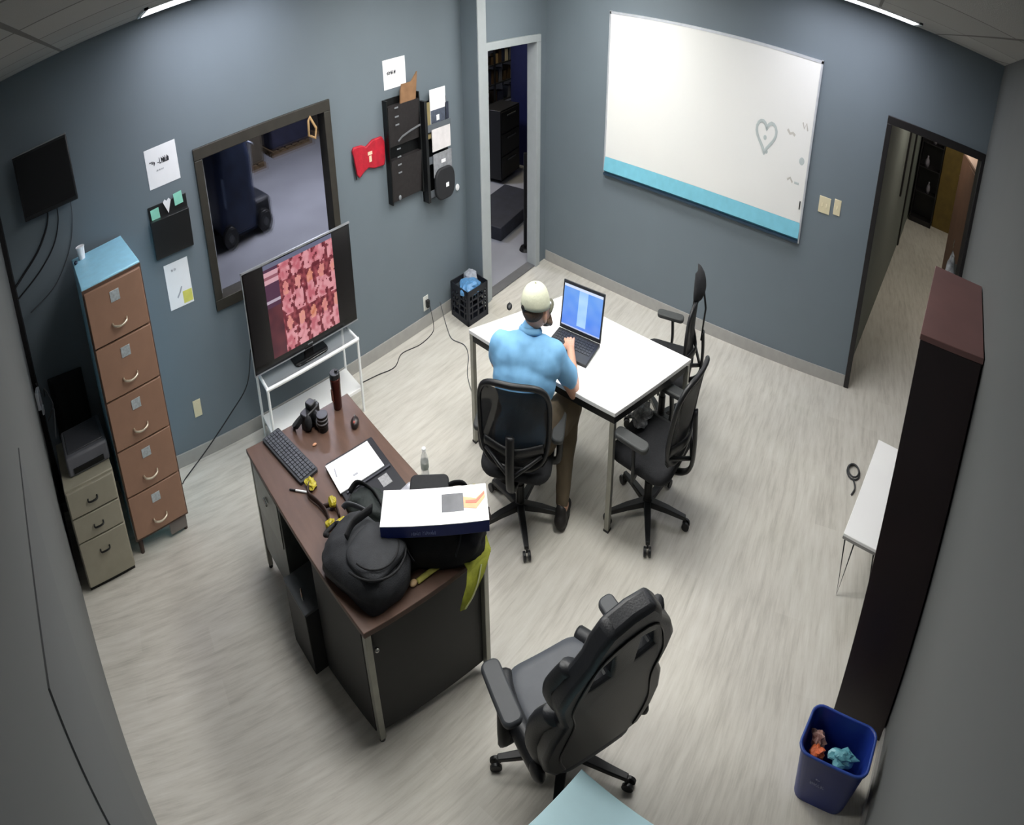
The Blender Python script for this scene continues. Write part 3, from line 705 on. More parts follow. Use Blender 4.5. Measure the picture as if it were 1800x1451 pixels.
# television cable runs
cable('long dark cable hanging from the television to the floor along the left wall', [(0.86, 3.74, 0.72), (0.80, 3.84, 0.45), (0.62, 3.94, 0.25), (0.35, 3.93, 0.09), (0.12, 3.86, 0.008), (0.06, 3.80, 0.006)], 0.005)
cable('thin dark cable snaking on the floor from the outlet to the television stand', [(3.0, 3.935, 0.19), (3.01, 3.90, 0.06), (2.96, 3.86, 0.006), (2.75, 3.82, 0.005), (2.52, 3.86, 0.005), (2.35, 3.76, 0.005), (2.15, 3.8, 0.005), (1.96, 3.83, 0.005)], 0.004)
cable('thin grey cable on the floor from the milk crate to the white table', [(3.18, 3.97, 0.15), (3.2, 3.93, 0.02), (3.12, 3.78, 0.005), (3.05, 3.62, 0.005), (3.08, 3.45, 0.005), (3.0, 3.3, 0.005), (2.8, 3.1, 0.005), (2.6, 2.75, 0.005)], 0.004, GWIRE)
q = MB()
for a in (0, 1): q.tube([(3.83 + (0.085 - 0.012 * a) * math.cos(t_ / 16 * 2 * PI), -0.48 + (0.06 - 0.01 * a) * math.sin(t_ / 16 * 2 * PI) , 0.008 + 0.012 * a) for t_ in range(16)], 0.007, closed=True, n=6)
q.tube(spline([(3.75, -0.48, 0.01), (3.66, -0.50, 0.01), (3.58, -0.47, 0.01)], 4), 0.007, n=6)
tag(q.build('cable_coil', mat('dark_grey_cord', '#3a3b3d', 0.6), None, smooth=True), 'small coil of dark cord lying on the floor by the low bench', 'cord')

# ================================================================== MILK CRATE
ck = thing('milk_crate', 'black slatted milk crate standing in the corner by the door', 'crate', (3.475, 3.77, 0), math.radians(-3))
q = MB(); cw, cd, chh = 0.155, 0.155, 0.29
q.b2((-cw, -cd, 0), (cw, cd, 0.012))
CRM = mat('navy_black_crate', '#141822', 0.5)
q.build('bottom', CRM, ck)
for (ax, s) in (('x', -1), ('x', 1), ('y', -1), ('y', 1)):
    q = MB(); tt = 0.01
    def bx_(a0, a1, z0, z1):
        if ax == 'x': q.b2((s * cw - tt / 2, a0, z0), (s * cw + tt / 2, a1, z1))
        else: q.b2((a0, s * cd - tt / 2, z0), (a1, s * cd + tt / 2, z1))
    bx_(-cw, cw, 0, 0.05); bx_(-cw, cw, chh - 0.05, chh); bx_(-cw, -cw + 0.03, 0, chh); bx_(cw - 0.03, cw, 0, chh); bx_(-0.012, 0.012, 0.04, chh - 0.04)
    for z in (0.10, 0.15, 0.20): bx_(-cw, cw, z - 0.007, z + 0.007)
    for a in (-0.09, 0.09): bx_(a - 0.007, a + 0.007, 0.04, chh - 0.04)
    q.build('side_panel', CRM, ck, bev=0.002)
def crumple(name, c, r, sc, m, lab, cat, seed, amp=0.35, parent=None, n=20):
    q = MB(); q.sph((0, 0, 0), r, (1, 1, 1), n=n)
    for v in q.bm.verts:
        d = noise.noise(v.co * (2.2 / r) * 0.6 + Vector((seed, 0, 0))); d2 = noise.noise(v.co * (6 / r) * 0.5 + Vector((0, seed, 0)))
        v.co = v.co * (1 + amp * d + amp * 0.5 * d2); v.co.x *= sc[0]; v.co.y *= sc[1]; v.co.z *= sc[2]
    o = q.build(name, m, parent, loc=c, smooth=False, bev=0)
    if lab: tag(o, lab, cat)
    return o
crumple('plastic_bag', (3.43, 3.72, 0.27), 0.12, (1.05, 0.9, 0.55), mat('blue_bag', '#5a8fc0', 0.35, var=0.2, scale=30), 'crumpled light blue plastic bag in the milk crate', 'bag', 2.1)
crumple('plastic_bag', (3.54, 3.82, 0.29), 0.085, (1.0, 1.0, 0.6), mat('clear_bag', '#9a9fa8', 0.3, var=0.25, scale=30), 'crumpled greyish clear bag at the back right of the milk crate', 'bag', 5.3)

# ================================================================== WHITE TABLE WITH LAPTOP
tb = thing('work_table', 'white-topped table with slim metal legs where the man sits', 'table', (2.775, 1.6, 0), math.radians(0))
TB = [(-0.439, 0.955), (-0.374, -0.377), (0.393, -0.634), (0.408, 0.609)]
q = MB(); q.prism(TB, 0.728, 0.752); q.build('table_top', WHITE, tb, bev=0.003)
def inset(poly, d):
    cx = sum(p[0] for p in poly) / len(poly); cy = sum(p[1] for p in poly) / len(poly)
    return [(x - math.copysign(d, x - cx), y - math.copysign(d, y - cy)) for x, y in poly]
q = MB(); P = inset(TB, 0.004); P2 = inset(TB, 0.03)
for k in range(4):
    a, b, c, d = P[k], P[(k + 1) % 4], P2[(k + 1) % 4], P2[k]
    q.prism([a, b, c, d], 0.690, 0.727)
q.build('under_frame', BLKM, tb)
for k, (x, y) in enumerate(inset(TB, 0.022)):
    q = MB(); q.b2((x - 0.018, y - 0.018, 0.0), (x + 0.018, y + 0.018, 0.728)); lg = q.build('leg', STEEL, tb, bev=0.002)
    q = MB(); q.b2((x - 0.021, y - 0.021, 0.0), (x + 0.021, y + 0.021, 0.012)); q.build('foot_cap', BLKP, lg)

# laptop (open, facing the man)
lp = thing('laptop', 'open black laptop with a blue screen on the white table', 'laptop', (2.715, 1.79, 0.752), math.radians(6))
DK = mat('laptop_shell', '#1f2024', 0.4)
q = MB(); q.b2((-0.125, -0.185, 0), (0.125, 0.185, 0.018)); q.build('base', DK, lp, bev=0.004)
q = MB()
for r_ in range(5):
    for c_ in range(13): q.b2((-0.035 + r_ * 0.027, -0.165 + c_ * 0.0255, 0.018), (-0.013 + r_ * 0.027, -0.144 + c_ * 0.0255, 0.0205))
q.build('keyboard', mat('laptop_keys', '#2d2f34', 0.5), lp)
q = MB(); q.b2((-0.11, -0.05, 0.018), (-0.05, 0.05, 0.0188)); q.build('touchpad', mat('touchpad', '#34363b', 0.3), lp)
lid = Matrix.Translation((0.125, 0, 0.018)) @ Matrix.Rotation(math.radians(14), 4, 'Y')
q = MB(); q.b2((0.0, -0.185, 0), (0.010, 0.185, 0.265)); q.xf(lid); ld = q.build('lid', DK, lp, bev=0.003)
def lap_pic(u, v):
    if v > 0.94: return (0.60, 0.68, 0.86)
    if v < 0.035: return (0.45, 0.52, 0.75)
    n = noise.noise(Vector((u * 5, v * 5, 2)))
    if 0.40 < u < 0.63 and v > 0.10:
        e = 0.1 * n
        return (0.36 + e, 0.58 + e, 0.86)
    return (0.10 + 0.05 * v + 0.04 * n, 0.24 + 0.10 * v + 0.04 * n, 0.78)
picture_mesh('display', 0.345, 0.225, 48, 32, lap_pic, screen_mat('laptop_screen', 1.15), ld, y=0, M=lid @ Matrix.Translation((-0.0008, 0, 0.022)) @ Matrix.Rotation(-PI / 2, 4, 'Z'))
q = thing('computer_mouse', 'small dark mouse on the far left part of the white table', 'mouse', (2.745, 2.47, 0.752), 0.6)
b = MB(); b.sph((0, 0, 0.012), 0.03, (1.2, 0.8, 0.6)); b.build('shell', BLKP, q, smooth=True)
b = MB(); b.cyl((0.01, -0.003, 0.030), (0.01, 0.003, 0.030), 0.006); b.build('scroll_wheel', GREYP, q)

# ================================================================== BROWN DESK
dk = thing('office_desk', 'old brown-topped steel desk heaped with bags', 'desk', (0.93, 2.05, 0))
def D(x, y): return (x - 0.93, y - 2.05)
DT = [D(0.497, 2.744), D(0.600, 1.395), D(1.290, 1.300), D(1.280, 2.724)]
WOODD = mat('desk_laminate', '#5b4439', 0.42, var=0.14, scale=5, stretch=(5, 1, 1))
q = MB(); q.prism(DT, 0.722, 0.748); q.build('desk_top', WOODD, dk, bev=0.003)
q = MB(); P = inset(DT, -0.004)
for k in range(4):
    a, b, c, d = P[k], P[(k + 1) % 4], inset(DT, 0.012)[(k + 1) % 4], inset(DT, 0.012)[k]
    q.prism([a, b, c, d], 0.716, 0.744)
q.build('edge_trim', mat('desk_edge', '#5b4636', 0.4, metal=0.2), dk)
PANELB = mat('desk_black_panel', '#1f2021', 0.5, var=0.08)
q = MB()
q.prism([D(0.625, 1.435), D(1.265, 1.345), D(1.268, 1.365), D(0.628, 1.455)], 0.05, 0.718)
q.build('end_panel', PANELB, dk)
q = MB(); q.prism([D(1.24, 1.40), D(1.26, 1.40), D(1.26, 2.68), D(1.24, 2.68)], 0.10, 0.718); q.build('modesty_panel', PANELB, dk)
q = MB(); q.prism([D(0.615, 1.465), D(1.22, 1.40), D(1.22, 1.90), D(0.575, 1.90)], 0.02, 0.716); q.build('near_pedestal', PANELB, dk, bev=0.003)
q = MB(); q.prism([D(0.545, 2.28), D(1.22, 2.28), D(1.22, 2.70), D(0.515, 2.70)], 0.16, 0.716); q.build('far_pedestal', mat('desk_grey_panel', '#5b5f5c', 0.3, metal=0.4, var=0.15), dk, bev=0.003)
q = MB(); q.prism([D(0.538, 2.30), D(0.546, 2.30), D(0.518, 2.68), D(0.510, 2.68)], 0.45, 0.70); dr = q.build('drawer', mat('desk_drawer_grey', '#6b6f6b', 0.3, metal=0.4, var=0.15), dk)
q = MB(); q.cyl((*D(0.515, 2.52), 0.60), (*D(0.515, 2.46), 0.60), 0.006); q.build('handle', CHROME, dr)
for (x, y) in ((0.625, 1.425), (1.265, 1.33), (0.525, 2.715), (1.255, 2.70)):
    X, Y = D(x, y)
    q = MB(); q.b2((X - 0.016, Y - 0.016, 0.02), (X + 0.016, Y + 0.016, 0.72)); lg = q.build('leg', STEEL, dk, bev=0.003)
    q = MB(); q.cyl((X, Y, 0), (X, Y, 0.03), 0.015, n=10); q.build('glide', BLKP, lg)
q = MB(); q.sph((*D(0.66, 1.41), 0.60), 0.012); q.build('lock', CHROME, dk, smooth=True)
# low dark box under the desk
q = thing('low_cabinet', 'low dark grey cabinet with a small bright handle in the kneehole of the desk', 'cabinet', (0.64, 2.05, 0), math.radians(4))
b = MB(); b.b2((-0.15, -0.125, 0), (0.2, 0.13, 0.40)); b.build('body', PANELB, q, bev=0.004)
b = MB(); b.b2((-0.155, -0.13, 0.40), (0.2, 0.135, 0.415)); b.build('cover', mat('slate_top', '#4c5052', 0.45), q, bev=0.003)
b = MB(); b.tube([(-0.12, -0.05, 0.415), (-0.12, -0.045, 0.430), (-0.105, 0.0, 0.430), (-0.105, 0.005, 0.415)], 0.006); b.build('handle', CHROME, q)

ZD = 0.748
# keyboard
kb = thing('keyboard', 'dark computer keyboard at the left edge of the brown desk', 'keyboard', (0.723, 2.515, ZD), math.radians(101))
q = MB(); q.prism(rrect(0.46, 0.135, 0.012), 0.0, 0.016); q.build('housing', mat('kbd_shell', '#26282c', 0.5), kb, bev=0.002)
q = MB()
for r_ in range(5):
    for c_ in range(17): q.b2((-0.215 + c_ * 0.0255, -0.055 + r_ * 0.0225, 0.016), (-0.215 + c_ * 0.0255 + 0.021, -0.055 + r_ * 0.0225 + 0.018, 0.021))
q.build('keys', mat('kbd_keys', '#3d4046', 0.5), kb)
# mouse
q = thing('computer_mouse', 'dark round mouse near the right edge of the brown desk', 'mouse', (1.185, 2.45, ZD), 0.9)
b = MB(); b.sph((0, 0, 0.013), 0.034, (1.25, 0.85, 0.75)); b.build('shell', mat('mouse_shell', '#2a2322', 0.3), q, smooth=True)
b = MB(); b.cyl((0.016, -0.004, 0.036), (0.016, 0.004, 0.036), 0.008); b.build('scroll_wheel', GREYP, q)
b = MB(); b.sph((-0.02, 0, 0.03), 0.010, (1.2, 1, 0.6)); b.build('red_light', mat('red_glow', '#8a3a2c', 0.3), q, smooth=True)
# thermos
q = thing('travel_mug', 'tall dark red-brown travel mug at the far end of the desk', 'travel mug', (1.165, 2.655, ZD))
b = MB(); b.loft([[(r_ * math.cos(2 * PI * k / 24), r_ * math.sin(2 * PI * k / 24), z) for k in range(24)] for r_, z in ((0.028, 0), (0.03, 0.004), (0.033, 0.10), (0.037, 0.16), (0.037, 0.17))]); b.build('body', mat('maroon_steel', '#4a211b', 0.25, metal=0.5), q, smooth=True)
b = MB(); b.cyl((0, 0, 0.17), (0, 0, 0.195), 0.038, 0.034, n=24); b.cyl((0.012, 0, 0.195), (0.012, 0, 0.205), 0.012, n=12); b.build('lid', BLKP, q, bev=0.003)
b = MB(); b.b2((-0.037, -0.012, 0.05), (-0.030, 0.012, 0.11)); b.build('label', mat('mug_label', '#6e3a2c', 0.5), q)
# camera
q = thing('camera', 'black SLR camera with big lens lying near the far end of the desk', 'camera', (0.955, 2.66, ZD), math.radians(20))
b = MB(); b.prism(rrect(0.145, 0.065, 0.02), 0.0, 0.085); b.prism(rrect(0.055, 0.06, 0.015, cx=0.01), 0.085, 0.115); b.build('body', BLKP, q, bev=0.006)
b = MB(); b.sph((-0.055, -0.035, 0.045), 0.028, (0.9, 0.9, 1.5)); b.build('grip', BLKC, q, smooth=True)
b = MB(); b.cyl((0.01, -0.03, 0.045), (0.01, -0.075, 0.045), 0.034, n=24); b.cyl((0.01, -0.07, 0.045), (0.01, -0.105, 0.045), 0.038, n=24); b.cyl((0.01, -0.103, 0.045), (0.01, -0.106, 0.045), 0.031, n=24); l_ = b.build('lens', BLKM, q, bev=0.002)
b = MB(); b.cyl((0.01, -0.082, 0.045), (0.01, -0.092, 0.045), 0.0388, n=24); b.build('focus_ring', mat('ring_grey', '#8b8d92', 0.4), l_)
b = MB(); b.cyl((0.05, 0, 0.085), (0.05, 0, 0.097), 0.012, n=14); b.build('dial', GREYP, q)
b = MB(); b.tube(spline([(-0.075, 0, 0.07), (-0.11, 0.03, 0.03), (-0.09, 0.08, 0.008), (0.0, 0.09, 0.008), (0.06, 0.06, 0.02), (0.075, 0.0, 0.07)], 5), 0.01, n=6, flat=(0.002, 0.014)); b.build('strap', BLKC, q)
q = thing('camera_lens', 'spare black camera lens with pale bands standing beside the camera', 'lens', (1.0, 2.56, ZD))
b = MB(); b.cyl((0, 0, 0), (0, 0, 0.03), 0.034, n=24); b.cyl((0, 0, 0.03), (0, 0, 0.085), 0.038, n=24); b.build('barrel', BLKM, q, bev=0.002)
b = MB(); b.cyl((0, 0, 0.045), (0, 0, 0.052), 0.0386, n=24); b.cyl((0, 0, 0.066), (0, 0, 0.072), 0.0386, n=24); b.build('pale_bands', mat('ring_grey', '#8b8d92', 0.4), q)
q = MB(); q.sph((0, 0, 0.006), 0.010, (1.5, 0.8, 0.6)); tag(q.build('candy', mat('orange_candy', '#d39a78', 0.6), None, loc=(0.895, 2.485, ZD), smooth=True), 'tiny orange scrap lying alone in the middle of the desk', 'scrap')
# pen
q = thing('pen', 'white pen with a dark tip near the left edge of the desk', 'pen', (0.675, 2.25, ZD), math.radians(-45))
b = MB(); b.cyl((-0.02, 0, 0.006), (0.055, 0, 0.006), 0.005, n=10); b.build('barrel', PAPER, q)
b = MB(); b.cyl((-0.06, 0, 0.006), (-0.02, 0, 0.006), 0.004, 0.005, n=10); b.build('tip', BLKP, q)
# folder / closed laptop with paper
q = thing('document_folder', 'open black folder under the white papers on the desk', 'folder', (1.035, 2.065, ZD), math.radians(-3))
b = MB(); b.prism(rrect(0.33, 0.46, 0.01), 0, 0.014); b.build('cover', mat('folder_black', '#181920', 0.45), q, bev=0.003)
b = MB(); b.b2((0.05, -0.12, 0.014), (0.11, -0.05, 0.016)); b.build('grey_label', mat('label_grey', '#8f8f92', 0.6, var=0.2, scale=90), q)
b = MB(); b.b2((-0.14, -0.03, 0.014), (0.15, -0.018, 0.022)); b.build('ring_bar', mat('folder_clip', '#3b3c44', 0.4), q)
for k, (dx, dy, dz, rz, lab) in enumerate(((0.0, 0.0, 0.016, -3, 'white printed sheet on top of the black folder'),)):
    q = thing('paper_stack', lab, 'paper', (1.015, 2.165, ZD + dz), math.radians(rz))
    b = MB(); b.b2((-0.148, -0.105, 0), (0.148, 0.11, 0.005)); b.build('sheet', PAPER, q)
    b = MB(); b.box((-0.115, 0.03, 0.0055), (0.008, 0.06, 0.0006), rz=-0.2); b.build('printed_mark', mat('grey_pencil', '#a7a9b2', 0.9), q)
    b = MB(); b.box((-0.02, -0.05, 0.0055), (0.03, 0.012, 0.0006)); b.build('printed_mark', mat('grey_pencil', '#a7a9b2', 0.9), q)
# yellow lanyards
YEL = mat('yellow_plastic', '#a89a24', 0.4, var=0.12); DKB = mat('dark_brown_strap', '#2e1c16', 0.6)
q = thing('multi_tool', 'yellow and dark brown strap of clips lying on the desk beside the folder', 'strap', (0.745, 2.08, ZD), math.radians(8))
b = MB(); b.tube(spline([(0.02, 0.16, 0.015), (-0.02, 0.11, 0.02), (-0.01, 0.02, 0.02), (-0.01, -0.06, 0.02), (-0.03, -0.12, 0.015)], 6), 0.013, n=8, flat=(0.007, 0.016)); b.tube(spline([(0.0, -0.02, 0.018), (0.05, -0.06, 0.02), (0.03, -0.13, 0.015)], 6), 0.01, n=8, flat=(0.006, 0.013)); b.build('strap', DKB, q, smooth=True)
for (x, y, z, r_, s_) in ((0.03, 0.155, 0.018, 0.036, (0.8, 1.15, 0.42)), (0.045, -0.045, 0.028, 0.028, (0.8, 1.1, 0.7)), (-0.035, -0.135, 0.022, 0.028, (1.1, 0.8, 0.6)), (0.01, -0.165, 0.02, 0.03, (1.3, 0.6, 0.5))):
    crumple('yellow_clip', (x, y, z), r_, s_, YEL, None, None, 2.0 + x * 40, amp=0.55, parent=q, n=14)
# charger scraps
crumple('wrapper', (1.185, 1.84, ZD + 0.012), 0.04, (1.4, 0.8, 0.35), mat('silver_wrap', '#a3a3ab', 0.35, metal=0.3, var=0.2, scale=60), 'crumpled silver wrapper between the folder and the white box', 'wrapper', 3.3)
# bags -------------------------------------------------------------
def soft_bag(name, sx, sy, sz, m, parent, p=3.2, nz=12, seg=40, seed=0.0, amp=0.02, top=0.8, M=None, flat_bottom=True):
    q = MB(); rings = []
    for k in range(nz + 1):
        t = k / nz; z = sz * t
        e = (1 - abs(2 * t - 1) ** p) ** (1 / p) if 0 < t < 1 else 0.0
        e = max(e, 0.55 if t == 0 else 0.25)
        if t < 0.5: e = max(e, 0.86 + 0.14 * e)
        else: e = e * (1 - (1 - top) * (t - 0.5) * 2)
        r = []
        for j in range(seg):
            a = 2 * PI * j / seg; c, s = math.cos(a), math.sin(a)
            x = math.copysign(abs(c) ** (2 / 3.6), c) * sx / 2 * e; y = math.copysign(abs(s) ** (2 / 3.6), s) * sy / 2 * e
            n = noise.noise(Vector((x * 9 + seed, y * 9, z * 11))) * amp + noise.noise(Vector((x * 26, y * 26 + seed, z * 30))) * amp * 0.4
            v = Vector((x * (1 + n / sx * 2), y * (1 + n / sy * 2), z + (n * 0.8 if t > 0.4 else 0)))
            r.append(M @ v if M else v)
        rings.append(r)
    q.loft(rings)
    return q.build(name, m, parent, smooth=True)
BAGM = mat('backpack_nylon', '#2b2d31', 0.75, var=0.2, scale=30, bump=0.25, bscale=200)
BAGD = mat('backpack_dark', '#151619', 0.8, var=0.2, scale=30, bump=0.2, bscale=200)
bp = thing('backpack', 'dark grey backpack lying on its back on the near left corner of the desk', 'backpack', (0.765, 1.635, ZD), math.radians(14))
soft_bag('main_body', 0.32, 0.43, 0.16, BAGM, bp, seed=1.0, M=Matrix.Translation((0.0, -0.015, 0.0)))
soft_bag('front_pocket', 0.25, 0.23, 0.05, BAGM, bp, seed=2.0, M=Matrix.Translation((-0.005, -0.09, 0.137)), amp=0.01)
b = MB(); b.tube([(0.115 * math.cos(a) - 0.005, -0.085 + 0.115 * math.sin(a), 0.188 - 0.012 * abs(math.sin(a))) for a in [PI * (1 + k / 16) for k in range(17)]], 0.004, n=6); b.tube([(0.15 * math.cos(a), -0.06 + 0.17 * math.sin(a), 0.155) for a in [PI * (1 + k / 16) for k in range(17)]], 0.005, n=6); b.build('zipper', BAGD, bp, smooth=True)
b = MB(); b.tube(spline([(-0.06, 0.05, 0.178), (0.0, 0.06, 0.195), (0.06, 0.055, 0.19), (0.13, 0.06, 0.17)], 6), 0.012, n=8, flat=(0.006, 0.022)); b.build('compression_strap', BAGD, bp, smooth=True)
b = MB(); b.tube(spline([(0.05, 0.19, 0.16), (0.065, 0.17, 0.178), (0.085, 0.12, 0.18), (0.10, 0.07, 0.174)], 6), 0.01, n=8, flat=(0.004, 0.014)); b.build('webbing', mat('grey_webbing', '#57595e', 0.6), bp, smooth=True)
b = MB(); b.tube(spline([(-0.04, 0.225, 0.07), (-0.035, 0.26, 0.05), (0.035, 0.26, 0.05), (0.04, 0.225, 0.07)], 6), 0.01, n=8); b.build('carry_handle', BAGD, bp, smooth=True)
b = MB(); b.tube(spline([(0.13, -0.20, 0.05), (0.18, -0.235, 0.07), (0.17, -0.20, 0.10)], 6), 0.005, n=6); b.build('side_buckle', mat('bright_buckle', '#8d8b88', 0.4, metal=0.3), bp, smooth=True)
# duffel under the white box
db = thing('duffel_bag', 'black soft duffel bag under the white box at the desk end', 'bag', (1.09, 1.50, ZD), math.radians(-38))
soft_bag('main_body', 0.52, 0.24, 0.185, BAGD, db, seed=5.0, amp=0.03, top=0.95)
for pts_ in ([(-0.2, -0.02, 0.185), (-0.15, -0.11, 0.15), (-0.10, -0.135, 0.08)], [(0.12, -0.02, 0.185), (0.13, -0.10, 0.15), (0.10, -0.13, 0.08)]):
    b = MB(); b.tube(spline(pts_, 6), 0.01, n=8, flat=(0.004, 0.014)); b.build('carry_strap', BAGM, db, smooth=True)
b = MB(); b.tube([(-0.24, 0.0, 0.165), (0, 0.02, 0.188), (0.24, 0.0, 0.165)], 0.004); b.build('zipper', GREYP, db)
# sling bag between folder and backpack
sb = thing('sling_bag', 'crumpled dark green-black sling bag between the folder and the backpack', 'bag', (0.955, 1.86, ZD), math.radians(-60))
soft_bag('main_body', 0.34, 0.15, 0.085, mat('green_black_cloth', '#1e2524', 0.75, var=0.3, scale=25, bump=0.3), sb, seed=9.0, amp=0.03)
b = MB(); b.tube(spline([(-0.16, 0.02, 0.05), (-0.12, 0.06, 0.08), (0.0, 0.03, 0.09), (0.12, -0.05, 0.075), (0.17, 0.0, 0.04)], 6), 0.01, n=8, flat=(0.006, 0.018)); b.build('strap', BAGD, sb, smooth=True)
b = MB(); b.sph((0.10, 0.10, 0.03), 0.022, (0.8, 1, 1)); b.sph((0.115, 0.06, 0.05), 0.016); b.build('yellow_toggle', YEL, sb, smooth=True)
# black camera bag behind box
cb_ = thing('camera_bag', 'small black flap bag standing behind the white box', 'bag', (1.20, 1.665, ZD), math.radians(-42))
b = MB(); b.prism(rrect(0.20, 0.11, 0.03), 0.0, 0.12); b.build('body', mat('navy_black', '#11131a', 0.7, bump=0.2), cb_, bev=0.02, seg=3)
b = MB(); b.prism(rrect(0.21, 0.12, 0.03), 0.11, 0.138); b.build('flap', BAGD, cb_, bev=0.012, seg=3)
b = MB(); b.tube(spline([(0.09, 0, 0.12), (0.14, 0.0, 0.135), (0.19, -0.01, 0.13), (0.21, -0.02, 0.05)], 6), 0.01, n=8, flat=(0.004, 0.014)); b.build('shoulder_strap', BAGD, cb_, smooth=True)
# white box
wx = thing('product_box', 'long white box with an orange and grey picture on its lid and blue sides', 'box', (1.076, 1.462, ZD + 0.182), math.radians(-40))
BL, BW, BH = 0.51, 0.185, 0.05
b = MB(); b.b2((-BL / 2, -BW / 2, 0), (BL / 2, BW / 2, BH)); b.build('blue_sides', mat('box_navy', '#1c2f78', 0.4), wx, bev=0.002)
b = MB(); b.b2((-BL / 2, -BW / 2, BH), (BL / 2, BW / 2, BH + 0.003)); b.build('lid', mat('gloss_card', '#f0f1f4', 0.3, var=0.01), wx)
b = MB(); b.b2((0.035, -0.035, BH + 0.003), (0.14, 0.055, BH + 0.0042)); b.build('tablet_picture', mat('tablet_print', '#4a4c54', 0.35, var=0.45, scale=9), wx)
b = MB(); b.prism([(0.14, -0.02), (0.20, -0.03), (0.245, 0.02), (0.245, 0.055), (0.20, 0.02), (0.14, 0.035)], BH + 0.003, BH + 0.0042); b.build('orange_print', mat('orange_print', '#f0a878', 0.4, var=0.1, scale=30), wx)
b = MB(); b.prism([(0.15, 0.0), (0.20, -0.005), (0.245, 0.04), (0.245, 0.052), (0.20, 0.012), (0.15, 0.014)], BH + 0.0042, BH + 0.0052); b.build('red_print', mat('red_print', '#dd6a52', 0.4), wx)
words_on(wx, [5, 7], -0.11, 0.012, 0.018, 0.002, 11, 'side_lettering', mat('pale_blue_print', '#6f7fc0', 0.5), Matrix.Translation((0, -BW / 2 + 0.001, 0.0)))
# hi-vis straps and vest
LIME = mat('lime_fabric', '#b0b440', 0.7, var=0.2, scale=30, bump=0.2)
q = thing('safety_vest', 'lime yellow vest end hanging over the near right edge of the desk', 'vest', (1.165, 1.35, ZD), math.radians(-6))
b = MB(); rs = []
for k, (cx, cy, z, w_, th) in enumerate(((0.06, 0.10, 0.022, 0.17, 0.02), (0.055, 0.02, 0.03, 0.17, 0.02), (0.04, -0.055, 0.012, 0.15, 0.022), (0.0, -0.072, -0.045, 0.115, 0.025), (-0.045, -0.078, -0.09, 0.08, 0.025), (-0.085, -0.08, -0.135, 0.04, 0.018))):
    r = []
    for j in range(18):
        a = 2 * PI * j / 18; f = 1 + 0.35 * math.sin(3 * a + k)
        ux, uy = math.cos(a) * w_ / 2, math.sin(a) * th * f * 0.5
        if k < 3: r.append((cx + ux, cy, z + uy))
        else: r.append((cx + ux, cy + uy, z))
    rs.append(r)
b.loft(rs); b.build('lime_cloth', LIME, q, smooth=True)
b = MB(); b.tube(spline([(0.04, -0.07, 0.0), (0.0, -0.092, -0.045), (-0.04, -0.098, -0.09), (-0.08, -0.092, -0.13)], 5), 0.01, n=6, flat=(0.003, 0.010)); b.build('pale_stripe', mat('pale_reflective', '#d2d59a', 0.5), q)
b = MB(); b.tube(spline([(0.17, 0.20, 0.10), (0.20, 0.16, 0.12), (0.19, 0.08, 0.08), (0.16, 0.02, 0.03)], 6), 0.006); b.build('yellow_cord', YEL, q, smooth=True)
q = tag(crumple('knitted_glove', (1.27, 1.40, ZD + 0.075), 0.07, (1.1, 0.9, 0.8), mat('brown_black_knit', '#1c1412', 0.95, var=0.4, scale=60, bump=0.5), None, None, 7.7, amp=0.5), 'crumpled blackish brown glove on top of the lime vest', 'glove')
q = thing('yellow_strap', 'flat yellow tape lying along the near edge of the desk beside the vest', 'strap', (1.06, 1.395, ZD))
b = MB(); b.tube(spline([(-0.14, 0.03, 0.006), (-0.06, 0.02, 0.012), (0.0, 0.01, 0.01), (0.06, -0.02, 0.014), (0.14, -0.03, 0.012)], 6), 0.01, n=8, flat=(0.015, 0.004)); b.build('webbing', mat('dull_yellow', '#a9a24a', 0.6, var=0.2, scale=40), q, smooth=True)
b = MB(); b.sph((-0.16, 0.035, 0.010), 0.018, (1.1, 0.9, 0.5)); b.build('pale_buckle', mat('tan_buckle', '#b0936e', 0.5), q, smooth=True)

# bottle on the floor behind the desk
q = thing('water_bottle', 'clear plastic water bottle with a white cap on the floor right of the desk', 'bottle', (1.82, 2.57, 0))
b = MB(); b.loft([[(r_ * math.cos(2 * PI * k / 20), r_ * math.sin(2 * PI * k / 20), z) for k in range(20)] for r_, z in ((0.028, 0), (0.032, 0.006), (0.032, 0.05), (0.029, 0.07), (0.032, 0.09), (0.032, 0.14), (0.026, 0.17), (0.013, 0.195), (0.013, 0.205))])
pt = bpy.data.materials.new('clear_plastic'); pt.use_nodes = True; p_ = pt.node_tree.nodes['Principled BSDF']; p_.inputs['Base Color'].default_value = (0.75, 0.78, 0.78, 1); p_.inputs['Alpha'].default_value = 0.4; p_.inputs['Roughness'].default_value = 0.08
b.build('bottle_body', pt, q, smooth=True)
b = MB(); b.cyl((0, 0, 0.203), (0, 0, 0.225), 0.016, n=16); b.build('cap', PAPER, q, bev=0.002)
b = MB(); b.cyl((0, 0, 0.09), (0, 0, 0.135), 0.0327, n=20, caps=False); b.build('label', mat('bottle_label', '#8b9390', 0.5, var=0.3), q)
